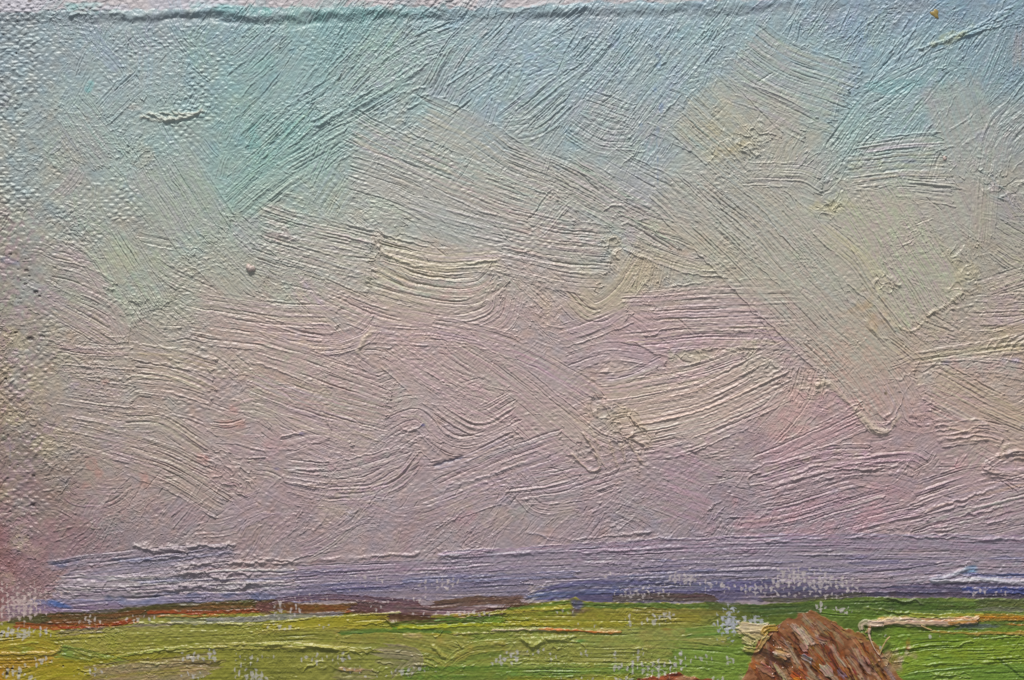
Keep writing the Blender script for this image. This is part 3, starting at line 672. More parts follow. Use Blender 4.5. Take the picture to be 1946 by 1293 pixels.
h_([(100, 1140), (260, 1134), (400, 1128), (560, 1126)], 32, (156, 150, 164), a=1.5, t=.5, al=.8)
h_([(60, 1150), (240, 1152), (420, 1138), (600, 1132)], 26, (134, 130, 160), a=1.2, t=.2, al=.8)
h_([(10, 1160), (120, 1156), (230, 1152)], 30, (130, 112, 140), a=.9, t=.1, al=.6, lab=HILLS)
ridge([(450, 1072), (560, 1068), (665, 1060)], 2.6, 1.6); ridge([(620, 1072), (720, 1056), (800, 1052)], 2.6, 1.6); ridge([(840, 1056), (940, 1044)], 2.2, 1.4)
for p in ([(116, 1112), (180, 1114), (250, 1119)], [(272, 1116), (330, 1118), (372, 1112)], [(372, 1114), (440, 1116), (494, 1108)], [(260, 1098), (330, 1090), (400, 1088)], [(400, 1096), (480, 1090)], [(330, 1078), (440, 1070), (520, 1064)], [(250, 1040), (330, 1044), (450, 1034)]):
    ridge(p, 3.4, 2.2, (176, 168, 170), .45, brk=.6, wob=2.4)
ruffle([(110, 1120), (300, 1112), (500, 1104)], 44, 1.2, (160, 152, 160), .4, sc=1.2, tilt=-4)
ruffle([(120, 1080), (300, 1060), (480, 1050)], 36, .9, (150, 144, 158), .3, sc=1.2, tilt=-8)
ridge([(240, 1070), (330, 1060), (430, 1048), (436, 1046)], 2.4, 1.4); ridge([(480, 1060), (540, 1064), (600, 1056)], 2.4, 1.5)
for c in ((95, 1146, 26, 5, 10), (120, 1152, 24, 5, 20), (56, 1148, 8, 10, -20)): blot(c[0], c[1], c[2], c[3], (72, 102, 166), .75, ang=c[4], lab=HILLS)
for c in ((215, 1138, 24, 5, 5), (290, 1138, 28, 6, -25), (325, 1128, 22, 4, 0), (445, 1129, 18, 4, 0), (480, 1132, 26, 6, 0), (365, 1137, 20, 6, -10), (500, 1136, 24, 6, 0), (250, 1064, 26, 4, 0), (110, 1072, 26, 6, -5)):
    blot(c[0], c[1], c[2], c[3], (88, 100, 138), .6, ang=c[4], lab=HILLS)
h_([(560, 1130), (700, 1124), (860, 1124), (1010, 1118)], 34, (120, 116, 144), a=1.2, t=.2, al=.8)
h_([(760, 1104), (900, 1098), (1100, 1092)], 12, (110, 116, 156), a=1.1, al=.5)
h_([(1080, 1112), (1250, 1094), (1480, 1086), (1660, 1086)], 16, (120, 120, 150), a=1.2, al=.5)
h_([(1020, 1134), (1100, 1122), (1250, 1116), (1460, 1112)], 32, (82, 86, 130), a=1.0, t=.1, al=.8, rag=16, soft=6)
h_([(1000, 1136), (1060, 1130), (1180, 1122)], 14, (66, 90, 144), a=1.0, al=.7, soft=3, rag=14)
h_([(1080, 1140), (1250, 1134), (1450, 1130)], 26, (74, 70, 110), a=.8, t=0, al=.85, soft=3)
h_([(1430, 1118), (1560, 1118), (1700, 1120), (1980, 1120)], 38, (78, 74, 108), a=.8, t=0, al=.85, soft=5)
h_([(1440, 1134), (1600, 1134), (1980, 1136)], 18, (66, 60, 82), a=.7, t=0, al=.85)
h_([(1840, 1122), (1900, 1124), (1980, 1124)], 16, (58, 74, 144), a=.9, al=.8)
h_([(1480, 1096), (1640, 1096), (1760, 1086), (1840, 1070)], 24, (150, 142, 164), a=1.2, t=.2, al=.8)
h_([(1600, 1106), (1700, 1104), (1800, 1092), (1846, 1080)], 22, (166, 156, 168), a=1.2, t=.5, al=.85)
h_([(1780, 1074), (1980, 1070)], 20, (166, 154, 166), a=1.1, t=.4, al=.8)
h_([(1770, 1104), (1850, 1100), (1980, 1108)], 14, (176, 172, 188), a=1.0, t=.9, al=.9, e=.8)
h_([(1820, 1092), (1880, 1094), (1980, 1096)], 8, (70, 98, 168), a=.9, t=.2, al=.75)
blot(1850, 1084, 18, 6, (96, 146, 188), .7, ang=10, lab=HILLS)
ridge([(1766, 1104), (1800, 1096), (1842, 1078)], 2.6, 2.2, (160, 176, 188), .6); ridge([(1770, 1106), (1850, 1103), (1900, 1106), (1980, 1110)], 2.4, 1.6, (196, 192, 200), .5)
for k in range(26): x = rng.uniform(1640, 1940); blot(x, rng.uniform(1110, 1126), rng.uniform(5, 11), 1.4, (160, 152, 176), .8, lab=HILLS)
ridge([(830, 1056), (1000, 1052), (1200, 1046), (1300, 1038)], 2.2, 1.3); ridge([(1450, 1030), (1600, 1022), (1700, 1020), (1960, 1026)], 2.4, 1.3)

for i in range(70):
    x = rng.uniform(60, 1900); y = hedge(x, [(0, 1130), (600, 1108), (1100, 1090), (1946, 1076)])+rng.uniform(-26, 30); L = rng.uniform(30, 130)
    h_([(x, y+L*.02), (x+L, y-L*.03)], rng.uniform(4, 12), [(96, 104, 150), (150, 138, 158), (112, 104, 134), (166, 152, 162), (84, 84, 130)][i % 5], a=1.2, t=.2, al=.38, fill=.2, rag=16, soft=2.5)

# ------------------------------------------------------------------ field
yh = [(-80, 1186), (0, 1182), (60, 1170), (120, 1165), (220, 1162), (240, 1154), (330, 1150), (480, 1142), (520, 1140), (560, 1146), (620, 1150), (700, 1150), (750, 1164), (830, 1168), (900, 1160), (1010, 1146),
      (1080, 1142), (1094, 1135), (1110, 1144), (1350, 1146), (1380, 1150), (1500, 1146), (1560, 1138), (1640, 1134), (1700, 1138), (1830, 1137), (2020, 1136)]
edge_y = hedge(XX, yh)+1.5*N(NL, 1, 60, 61)+.6*N(NM, 1, 6, 61)
below = smooth(-.8, .8, YY-edge_y)
WV *= 1-.35*below
fg = np.array([150, 148, 66], np.float32)
fx = [0, 200, 420, 650, 900, 1100, 1300, 1450, 1650, 1946]
top_c = np.array([(150, 146, 50), (146, 146, 70), (142, 142, 60), (150, 144, 40), (134, 140, 44), (142, 136, 50), (138, 134, 60), (90, 104, 40), (92, 112, 46), (96, 114, 50)], np.float32)
bot_c = np.array([1, .97, 1])*np.array([(158, 136, 34), (146, 142, 40), (136, 140, 50), (138, 142, 62), (120, 138, 56), (132, 138, 54), (116, 140, 52), (112, 144, 46), (110, 142, 42), (112, 142, 46)], np.float32)
ft = smooth(1165, 1240, YY+6*N(NL, 1, 8, 8))[..., None]
fc = np.stack([np.interp(XX, fx, top_c[:, k]) for k in range(3)], -1)*(1-ft)+np.stack([np.interp(XX, fx, bot_c[:, k]) for k in range(3)], -1)*ft
nn = samp(BT, XX/4+7, YY+5)*3+samp(BT2, XX/6+7, YY/1.1+5)*5+N(NM, 1.4, 1, 9)*4+N(NL, 1, 1, 99)*5
C[:] = C*(1-below[..., None])+below[..., None]*(fc+nn[..., None]*np.array([1, .9, .5], np.float32))
HP[:] = HP*(1-below)+below*(.5+.22*samp(BT, XX/4+7, YY*1.1+.02*XX+5)+.22*samp(BT2, XX/5+57, YY*1.2+5)+.25*N(NM, 1, 77, 9))
LB[below > .5] = FIELD
bb = below*smooth(24, 15, YY-edge_y+2*N(NL, 1, 5, 5))*smooth(1030, 990, XX)*smooth(10, 60, XX)
put(bb, (98, 70, 50), .95, 14, RUST)
put(bb*smooth(9, 2, YY-edge_y+1.5*N(NM, 1, 5, 55))*smooth(540, 480, XX), (66, 62, 34), .8, 8)
put(bb*smooth(.2, .8, N(NL, .8, 15, 5))*smooth(480, 540, XX), (96, 62, 70), .7, 8)
def f(pts, w, col, **k):
    k.setdefault('lab', FIELD); k.setdefault('al', .8); k['a'] = k.get('a', 1)*.85; k['e'] = k.get('e', .4)*.8; k.setdefault('en', .4); stroke(pts, w, col, **k)
def r_(pts, w, col, **k):
    k.setdefault('lab', RUST); k.setdefault('al', .9); stroke(pts, w, col, **k)
# dark line and rust streaks on the left
r_([(20, 1182), (120, 1172), (240, 1164), (330, 1156), (480, 1148)], 18, (78, 74, 34), a=.8, t=0)
r_([(90, 1178), (200, 1176), (270, 1170)], 18, (108, 72, 34), a=.9, t=.1)
r_([(26, 1188), (120, 1190), (190, 1190), (255, 1180)], 11, (156, 74, 26), a=1.0, t=.5, e=.6)
r_([(110, 1194), (180, 1192), (250, 1180)], 6, (140, 48, 14), a=.8, t=.3)
r_([(280, 1160), (380, 1154), (490, 1150)], 12, (116, 84, 44), a=.8, t=.1)
r_([(282, 1165), (380, 1164), (494, 1160)], 9, (160, 66, 22), a=1.0, t=.7, e=.9)
r_([(300, 1172), (400, 1172), (450, 1168)], 5, (178, 120, 50), a=.8, t=.5)
r_([(490, 1154), (520, 1160)], 26, (112, 74, 70), a=.6, t=0)
r_([(536, 1158), (600, 1158), (665, 1156)], 20, (116, 74, 34), a=.9, t=.2, e=.5)
r_([(580, 1168), (630, 1168), (664, 1162)], 5, (158, 92, 44), a=.7, t=.4)
r_([(520, 1142), (600, 1136), (680, 1138), (800, 1146)], 14, (96, 64, 74), a=.9, t=.1)
r_([(670, 1150), (760, 1156), (860, 1162), (960, 1158)], 22, (104, 74, 78), a=1.1, t=.2)
r_([(820, 1152), (900, 1144), (1000, 1140)], 18, (96, 70, 54), a=1.0, t=.1, e=.5)
r_([(1166, 1140), (1260, 1134), (1350, 1136)], 16, (92, 76, 62), a=.6, t=.0)
r_([(1450, 1142), (1560, 1138), (1640, 1130)], 10, (88, 84, 62), a=.6, t=0, al=.7)
f([(320, 1180), (420, 1178), (560, 1172), (640, 1168)], 12, (136, 138, 140), a=.8, t=.3)
f([(110, 1204), (180, 1198), (270, 1192), (330, 1190)], 13, (136, 122, 112), a=1.1, t=.3)
f([(320, 1176), (400, 1180)], 10, (124, 128, 76), a=.8, t=.2)
f([(260, 1186), (400, 1184), (480, 1186), (640, 1172), (760, 1164)], 4.5, (206, 200, 142), a=.3, t=1.3, e=.7, fill=.2, rag=3)
ridge([(640, 1152), (560, 1157), (700, 1148)], 1, .2)
f([(500, 1192), (620, 1184), (740, 1176)], 22, (158, 148, 34), a=1.2, t=.6, e=.7)
f([(480, 1202), (600, 1198), (700, 1190)], 10, (166, 150, 40), a=.8, t=.6, e=.9)
f([(110, 1230), (240, 1222), (420, 1216), (660, 1212)], 34, (150, 148, 68), a=1.0, t=.7, fill=.6, e=.7)
f([(200, 1208), (330, 1204), (480, 1204)], 22, (146, 146, 64), a=1.0, t=.4)
f([(120, 1225), (170, 1242), (210, 1250), (260, 1240), (420, 1228), (560, 1226), (660, 1232)], 6, (166, 168, 84), a=.4, t=1.5, fill=.2, rag=3, e=.8)
f([(640, 1206), (760, 1212), (900, 1226)], 30, (150, 144, 70), a=.8, t=.5)
f([(640, 1234), (740, 1240), (820, 1250), (850, 1268)], 9, (160, 154, 74), a=.6, t=.9, e=.9)
f([(760, 1222), (830, 1236), (880, 1250)], 26, (146, 142, 66), a=1.0, t=.5)
for p in ([(500, 1226), (560, 1230), (600, 1229), (650, 1234), (700, 1240)], [(780, 1252), (810, 1258), (838, 1272)], [(785, 1262), (835, 1270)], [(838, 1272), (860, 1250), (900, 1230), (960, 1222)], [(818, 1224), (834, 1242), (852, 1252), (870, 1244)]):
    ridge(p, 3.0, 2.4, (172, 168, 84), .5)
for k in range(5): ridge([(820+k*15, 1218), (835+k*14, 1228), (848+k*13, 1240-k*3)], 1.9, 1.2)
f([(840, 1272), (880, 1240), (940, 1226), (1080, 1222)], 26, (146, 144, 64), a=1.3, t=.5)
f([(850, 1278), (920, 1252), (1080, 1244)], 22, (134, 142, 60), a=1.3, t=.3)
f([(760, 1286), (920, 1278), (1100, 1276)], 26, (104, 132, 44), a=1.1, t=.3)
f([(640, 1202), (740, 1198), (860, 1200)], 8, (74, 112, 42), a=.8, t=.1)
f([(740, 1190), (800, 1186), (900, 1182), (1010, 1180)], 16, (96, 138, 34), a=1.0, t=.4)
f([(750, 1192), (840, 1190), (960, 1188), (1080, 1188)], 7, (184, 176, 42), a=.9, t=.8, e=.8)
f([(820, 1170), (880, 1170), (960, 1162), (1080, 1154)], 9, (170, 168, 52), a=.7, t=.8, e=.8)
f([(830, 1176), (900, 1176), (1000, 1170), (1100, 1160)], 10, (88, 132, 36), a=.8, t=.3)
f([(960, 1158), (1030, 1152), (1090, 1142)], 9, (84, 118, 36), a=.8, t=.5, e=.5)
f([(960, 1166), (1030, 1160), (1070, 1157)], 4, (196, 178, 70), a=.4, t=1.0, e=.5, rag=3)
ridge([(732, 1176), (745, 1184), (760, 1182)], 3, 2.2, (140, 140, 60), .3); blot(872, 1170, 8, 4, (190, 148, 48), .8); blot(780, 1208, 16, 4, (190, 168, 120), .8, t=.8)
blot(822, 1206, 16, 3, (190, 164, 64), .7, t=.5); blot(870, 1206, 26, 4, (180, 168, 50), .7, t=.5)
f([(960, 1172), (1100, 1172), (1240, 1178), (1330, 1172)], 26, (146, 140, 46), a=1.2, t=.3)
f([(960, 1182), (1100, 1186), (1200, 1186)], 12, (162, 156, 40), a=1.0, t=.3)
f([(1090, 1150), (1200, 1152), (1350, 1152)], 11, (72, 104, 36), a=.8, t=.2)
blot(1096, 1148, 12, 12, (86, 84, 112), .85, lab=HILLS); blot(1096, 1160, 24, 5, (108, 80, 74), .7, lab=RUST)
f([(1200, 1158), (1300, 1164), (1400, 1160)], 12, (132, 120, 52), a=1.0, t=.1)
f([(1340, 1148), (1440, 1158), (1560, 1158)], 16, (72, 88, 44), a=.8, t=.1)
f([(1440, 1160), (1540, 1154), (1640, 1148), (1760, 1150), (1880, 1150)], 20, (74, 98, 42), a=.9, t=.2)
f([(1560, 1166), (1640, 1170), (1740, 1168)], 18, (104, 132, 40), a=1.1, t=.2)
f([(1860, 1144), (1980, 1144)], 16, (84, 88, 50), a=.8, t=.1)
f([(1860, 1158), (1980, 1160)], 10, (118, 116, 100), a=.8, t=.1)
ridge([(1680, 1137), (1720, 1142), (1738, 1141), (1756, 1146)], 2.6, 2.2, (140, 148, 120), .5)
ridge([(1640, 1154), (1680, 1160), (1740, 1166)], 2, 1.2, (150, 158, 70), .4)
f([(960, 1212), (1080, 1212), (1240, 1214), (1380, 1208)], 40, (146, 150, 78), a=.75, t=.4)
f([(960, 1242), (1100, 1244), (1280, 1246)], 30, (148, 150, 74), a=.8, t=.2)
f([(960, 1266), (1050, 1266), (1120, 1264)], 9, (150, 160, 80), a=.6, t=.8, e=.8)
f([(1120, 1264), (1240, 1262), (1300, 1262)], 6, (146, 160, 80), a=.6, t=.8, e=.8)
f([(960, 1278), (1150, 1276), (1260, 1274)], 16, (110, 138, 54), a=.9, t=.2)
f([(960, 1290), (1080, 1290), (1200, 1286)], 12, (146, 146, 40), a=.8, t=.2)
f([(1300, 1206), (1340, 1200), (1380, 1196)], 20, (112, 140, 56), a=.9, t=.2)
f([(1280, 1240), (1400, 1250)], 60, (122, 150, 60), a=.8, t=.1, al=.5)
blot(1012, 1219, 12, 7, (164, 164, 86), .7, t=2.4); ridge([(988, 1212), (1002, 1222), (1012, 1226), (1028, 1221), (1040, 1214), (1072, 1214), (1082, 1220)], 2.8, 2.4, (160, 162, 84), .4)
ridge([(1082, 1222), (1100, 1222), (1114, 1234)], 2.2, 1.5); blot(1100, 1218, 24, 4, (84, 140, 60), .6)
f([(930, 1200), (990, 1197), (1080, 1198)], 4.5, (206, 190, 160), a=.2, t=1.8, al=.95, rag=2, fill=.1)
f([(1020, 1198), (1100, 1199), (1180, 1200)], 4.5, (200, 116, 50), a=.2, t=1.7, al=.95, rag=2, fill=.1)
f([(860, 1206), (930, 1202), (950, 1200)], 4, (196, 180, 130), a=.2, t=1.3, rag=2)
blot(1160, 1199, 20, 2.4, (212, 176, 120), .7); blot(1270, 1196, 12, 2, (150, 96, 40), .6)
# left green corner
f([(-20, 1220), (60, 1214), (116, 1222)], 34, (158, 148, 40), a=1.1, t=.5, e=.6)
f([(-20, 1246), (50, 1242), (100, 1240), (118, 1226)], 7, (190, 164, 84), a=.4, t=1.7, e=.9, rag=2)
f([(10, 1228), (50, 1222), (74, 1222)], 4, (176, 164, 60), a=.3, t=1.2, rag=2)
f([(-30, 1262), (40, 1262), (110, 1256)], 24, (168, 132, 30), a=.9, t=.1)
f([(-40, 1284), (10, 1280)], 30, (180, 126, 20), a=.8, t=0)
f([(110, 1236), (200, 1256), (240, 1266)], 26, (122, 136, 54), a=1.1, t=.2)
f([(40, 1292), (120, 1272), (220, 1266)], 34, (158, 148, 30), a=1.2, t=.4)
blot(30, 1236, 26, 6, (112, 142, 44), .5); blot(130, 1240, 20, 10, (110, 140, 60), .6)
f([(170, 1290), (260, 1278), (400, 1262)], 52, (150, 132, 104), a=.7, t=.1, al=.85, rag=14)
f([(340, 1274), (390, 1268)], 12, (174, 142, 106), a=.8, t=.3)
f([(180, 1300), (300, 1292)], 20, (150, 128, 100), a=.6, t=.1)
f([(320, 1256), (420, 1256), (420, 1258)], 9, (146, 132, 84), a=.8, t=.4, e=.9)
ridge([(262, 1258), (300, 1262), (318, 1260)], 2.4, 2.0, (172, 172, 92), .4); ridge([(345, 1263), (400, 1264), (420, 1261)], 2.4, -1.6, (92, 76, 50), .5)
f([(720, 1246), (780, 1252), (770, 1270)], 44, (146, 134, 112), a=.8, t=.1, al=.75, rag=14)
f([(640, 1282), (720, 1286)], 34, (148, 132, 100), a=.8, t=.1, al=.7)
f([(636, 1272), (674, 1274)], 7, (182, 140, 108), a=.8, t=.7)
f([(960, 1240), (1010, 1242)], 12, (160, 146, 104), a=.7, t=.2, al=.6)
for p in ([(620, 1262), (640, 1270), (672, 1276)], [(575, 1276), (590, 1264), (620, 1258)], [(650, 1250), (665, 1240), (690, 1244)], [(1200, 1233), (1235, 1233)], [(420, 1262), (470, 1260), (480, 1264)], [(440, 1288), (455, 1292), (465, 1286)]):
    ridge(p, 2.0, 1.7, (164, 164, 70), .4)
# right field
f([(1700, 1210), (1760, 1206), (1980, 1206)], 34, (110, 138, 40), a=1.2, t=.3)
f([(1690, 1240), (1760, 1228), (1980, 1222)], 34, (128, 150, 36), a=1.3, t=.3)
f([(1700, 1270), (1800, 1250), (1980, 1246)], 38, (128, 148, 40), a=1.3, t=.3)
f([(1720, 1292), (1820, 1282), (1980, 1276)], 30, (108, 138, 46), a=1.4, t=.3)
f([(1680, 1200), (1720, 1216), (1700, 1260)], 30, (116, 146, 38), a=1.0, t=.1, al=.5)
ridge([(1816, 1229), (1835, 1222), (1852, 1220)], 2.2, 1.6, (170, 186, 90), .5); ridge([(1768, 1244), (1790, 1247), (1810, 1247)], 2.2, 1.4)
for k in range(4): ridge([(1770, 1283+k*4), (1810, 1280+k*4), (1850, 1281+k*4)], 1.8, 1.2, (170, 180, 90), .3)
ridge([(1892, 1248), (1920, 1272), (1950, 1296)], 1.8, -1.2, (76, 104, 36), .45); ridge([(1864, 1262), (1880, 1257), (1892, 1252)], 3, 1.5)
for i in range(46):
    x = rng.uniform(1690, 1940); y = rng.uniform(1205, 1293); L = rng.uniform(20, 60); ridge([(x, y), (x+L, y-L*.07)], rng.uniform(1, 1.8), rng.uniform(.4, 1.2), wob=1.0)
for i in range(260):
    x = rng.uniform(-10, 1500); y = rng.uniform(1175, 1293); L = rng.uniform(12, 50)
    ridge([(x, y), (x+L/2, y+rng.normal()*1.5), (x+L, y-L*.03+rng.normal()*2)], rng.uniform(1, 1.8), rng.uniform(.3, 1.0)*rng.choice([1, 1, -.6]), wob=1.8)
blot(1727, 1222, 4, 13, (168, 94, 40), .9); blot(1726, 1232, 4, 3, (176, 88, 40), .9)
# yellow / orange streak right, under the thick ribbon
f([(1728, 1171), (1800, 1172), (1870, 1170)], 9, (176, 174, 60), a=.4, t=1.6, e=1.0, rag=2)
f([(1850, 1169), (1900, 1168), (1980, 1176)], 8, (198, 142, 34), a=.8, t=1.2, e=.8, rag=2)
f([(1800, 1178), (1900, 1176), (1980, 1178)], 10, (202, 128, 40), a=.9, t=.8, rag=2)
f([(1820, 1191), (1880, 1190), (1900, 1186)], 11, (92, 100, 110), a=.8, t=0)
f([(1880, 1188), (1980, 1186)], 6, (74, 92, 30), a=.6, t=0)
f([(1910, 1186), (1980, 1192)], 5, (190, 128, 50), a=.6, t=.8, rag=2)
f([(1766, 1201), (1850, 1203), (1980, 1202)], 5, (196, 142, 64), a=.6, t=1.0, e=.6, rag=2)
f([(1840, 1207), (1920, 1206), (1980, 1206)], 4, (176, 150, 80), a=.6, t=.9, rag=2)
blot(1680, 1176, 14, 4, (204, 160, 44), .8, t=.8); blot(1718, 1174, 12, 5, (206, 140, 84), .7, t=.6)

# thick pale pink ribbon of paint with a rolled-over head
def p_(pts, w, col, **k):
    k.setdefault('rag', 2); stroke(pts, w, col, lab=RIBBON, al=.95, fill=.3, var=9, rough=.36, **k)
p_([(1654, 1188), (1700, 1184), (1750, 1185), (1800, 1184), (1860, 1180)], 15, (188, 162, 142), a=.25, t=3.0, e=.3, fine=0)
p_([(1648, 1186), (1672, 1183), (1710, 1180), (1745, 1182), (1790, 1181), (1830, 1179), (1862, 1177)], 13, (202, 172, 148), a=.25, t=2.6, e=.3, fine=0)
p_([(1750, 1176), (1800, 1177), (1850, 1174)], 5, (190, 132, 88), a=.5, t=.6, e=.3)
p_([(1800, 1184), (1850, 1181), (1880, 1178)], 6, (190, 136, 70), a=.6, t=.8, e=.4)
p_([(1637, 1200), (1636, 1188), (1645, 1183), (1662, 1186), (1680, 1185)], 13, (204, 182, 164), a=.25, t=2.6, e=.8)
p_([(1640, 1202), (1648, 1198), (1652, 1190)], 7, (192, 148, 112), a=.4, t=2.0, e=.8)
ridge([(1656, 1181), (1700, 1176), (1745, 1178)], 2.4, 1.6, (212, 192, 172), .5)

# ------------------------------------------------------------------ haystack
SX = [(1400, 1310), (1418, 1282), (1428, 1256), (1432, 1240), (1438, 1222), (1452, 1206), (1478, 1188), (1500, 1172), (1530, 1164), (1556, 1166), (1580, 1178), (1610, 1194), (1636, 1208), (1660, 1220), (1675, 1242), (1690, 1262), (1712, 1290), (1730, 1310)]
sx = hedge(XX, SX)+2.5*N(NM, 1, 66, 3)+1.5*N(NL, 1, 6, 3)
st = smooth(-1, 1.5, YY-sx)*smooth(1402, 1408, XX)*smooth(1735, 1728, XX)
put(st, (142, 92, 58), 1.0, 10, STACK); HP[:] = HP*(1-st)+st*(1.6+.5*N(NM, 1, 1, 1))
WV *= 1-.7*st
put(st*smooth(12, 2, YY-sx+3*N(NM, 1, 9, 9))*smooth(1530, 1570, XX), (148, 108, 52), .8, 8)
def k_(pts, w, col, **kk):
    kk.setdefault('lab', STACK); kk.setdefault('al', .85); kk.setdefault('rough', .26); kk.setdefault('t', .9); kk.setdefault('rag', 5); kk.setdefault('var', 16)
    stroke(pts, w, col, **kk)
q2 = np.random.default_rng(5)
cols = [(122, 66, 34), (148, 80, 40), (104, 54, 34), (158, 112, 80), (140, 92, 62), (110, 74, 52), (158, 90, 46), (128, 68, 38), (166, 138, 112), (150, 122, 92), (176, 148, 116), (88, 50, 32)]
for i in range(230):
    x = q2.uniform(1410, 1715); y = q2.uniform(1170, 1296)
    if y < np.interp(x, [p[0] for p in SX], [p[1] for p in SX])+6: continue
    a = math.radians(52+q2.normal()*9); L = q2.uniform(18, 54)
    k_([(x, y), (x+math.cos(a)*L, y+math.sin(a)*L)], q2.uniform(6, 14), cols[q2.integers(len(cols))], a=1.0, e=.15, en=.4)
for p, w, c in (([(1506, 1186), (1524, 1206), (1542, 1222)], 14, (172, 146, 130)), ([(1524, 1196), (1545, 1212), (1570, 1222)], 13, (140, 112, 112)), ([(1522, 1218), (1534, 1234)], 20, (166, 142, 126)),
                ([(1578, 1224), (1590, 1248), (1600, 1262)], 12, (176, 154, 138)), ([(1480, 1216), (1500, 1230)], 12, (158, 124, 106)), ([(1632, 1232), (1644, 1262), (1656, 1276)], 14, (176, 146, 128)),
                ([(1470, 1238), (1496, 1246)], 18, (186, 152, 110)), ([(1560, 1262), (1576, 1282)], 18, (176, 158, 138)), ([(1590, 1272), (1606, 1288)], 10, (150, 140, 170)), ([(1526, 1250), (1542, 1258)], 12, (144, 138, 160)),
                ([(1536, 1282), (1556, 1296)], 18, (176, 162, 138)), ([(1500, 1276), (1522, 1292)], 13, (194, 90, 34)), ([(1510, 1290), (1530, 1296)], 9, (206, 112, 30)), ([(1440, 1262), (1476, 1284)], 16, (142, 100, 76)),
                ([(1630, 1222), (1638, 1240)], 8, (150, 44, 36)), ([(1600, 1200), (1640, 1216)], 12, (150, 112, 70)), ([(1650, 1240), (1680, 1290)], 14, (120, 78, 48)), ([(1640, 1206), (1660, 1216)], 6, (160, 134, 84))):
    k_(p, w, c, a=1.2, e=.7, en=1.0, t=1.3)
k_([(1444, 1236), (1470, 1252), (1500, 1266)], 16, (72, 44, 30), a=.6, t=-.6, al=.85)
k_([(1490, 1252), (1502, 1258)], 10, (60, 50, 40), a=.4, t=-1, al=.8)
k_([(1456, 1210), (1470, 1222)], 13, (84, 46, 26), a=.5, t=-.2)
k_([(1425, 1255), (1440, 1270)], 16, (172, 108, 44), a=.8)
blot(1496, 1238, 4, 3, (240, 232, 220), .9, t=1.5); blot(1473, 1244, 3, 2, (236, 226, 200), .8, t=1)
for i in range(26):
    x = q2.uniform(1440, 1690); y = q2.uniform(1195, 1290)
    if y < np.interp(x, [p[0] for p in SX], [p[1] for p in SX])+12: continue
    ridge([(x, y), (x+9, y+13), (x+16, y+25)], q2.uniform(1.2, 2.2), -1.6, (70, 38, 24), .6)  # grooves between the dabs, their shadow painted in as dark brown
for i in range(20):
    x = q2.uniform(1470, 1690); y = q2.uniform(1180, 1290)
    if y < np.interp(x, [p[0] for p in SX], [p[1] for p in SX])+8: continue
    k_([(x, y), (x+12, y+17), (x+24, y+37)], q2.uniform(3, 12), [(204, 180, 156), (176, 150, 130), (170, 112, 66), (150, 140, 150)][i % 4], a=.8, e=.2, t=.7, al=.7)
ruffle([(1660, 1250), (1690, 1262)], 40, 1.6, (140, 110, 64), .5); blot(1706, 1258, 18, 20, (170, 150, 124), .8, nz=.5, lab=STACK); blot(1686, 1258, 16, 14, (146, 112, 70), .6)
blot(1688, 1262, 3, 3, (40, 30, 24), .9, t=-1); blot(1410, 1285, 10, 16, (160, 152, 124), .6)
# small stack cut by the lower edge
S2 = [(1190, 1312), (1212, 1291), (1236, 1287), (1262, 1281), (1290, 1279), (1306, 1286), (1330, 1289), (1352, 1292), (1372, 1304)]
s2y = hedge(XX, S2)+1.6*N(NM, 1, 16, 3); st2 = smooth(-1, 1.5, YY-s2y)*smooth(1190, 1196, XX)*smooth(1372, 1366, XX)
put(st2, (136, 68, 38), 1.0, 12, STACK2); HP[:] = HP*(1-st2)+st2*(2.0+.9*N(NM, .8, 1, 1)); blot(1278, 1283, 14, 3, (90, 36, 18), .8, lab=STACK2); blot(1300, 1291, 12, 4, (168, 128, 96), .8, lab=STACK2); blot(1250, 1290, 20, 4, (168, 84, 48), .6, lab=STACK2)
GL[:] = np.where((LB == STACK2), .26, GL)

# cream lump left of the stack
def c_(pts, w, col, **k): stroke(pts, w, col, lab=CREAM, al=.92, rag=4, **k)
weavegap(1386, 1188, 20, 50, lo=.36, col=(176, 180, 196), nz=.5)
weavegap(1430, 1184, 60, 14, lo=.38, col=(182, 184, 194), nz=.5)
c_([(1404, 1194), (1436, 1198), (1456, 1204)], 26, (204, 184, 146), a=.8, t=1.0, e=.5)
c_([(1412, 1216), (1440, 1224)], 20, (182, 168, 118), a=.9, t=.8, e=.4)
c_([(1404, 1190), (1436, 1194), (1462, 1192)], 16, (208, 188, 150), a=.9, t=1.6, e=.8)
c_([(1428, 1204), (1448, 1208)], 18, (186, 168, 124), a=.6, t=1.8, e=.6)
c_([(1448, 1206), (1456, 1196), (1474, 1194)], 12, (176, 138, 48), a=.8, t=2.2)
c_([(1410, 1234), (1436, 1236), (1452, 1218), (1462, 1206)], 10, (200, 180, 108), a=.8, t=3.0, e=1.0)
c_([(1412, 1212), (1430, 1226)], 12, (176, 168, 110), a=1.0, t=1.2)
ruffle([(1406, 1205), (1430, 1232)], 30, 2.4, (184, 172, 118), .5, tilt=30)
ridge([(1424, 1206), (1430, 1196), (1444, 1198), (1450, 1208)], 3.0, 2.6, (190, 170, 128), .6)
ridge([(1408, 1200), (1424, 1208), (1436, 1216), (1434, 1228)], 2.2, 2.2, (196, 182, 130), .5)
for p in ([(1402, 1192), (1412, 1196)], [(1408, 1212), (1424, 1216)], [(1412, 1222), (1430, 1226)], [(1408, 1232), (1420, 1236)]): ridge(p, 1.8, 1.8, (196, 184, 140), .6)
ridge([(1418, 1242), (1440, 1248), (1456, 1250)], 5, -1.8, (84, 74, 44), .5)

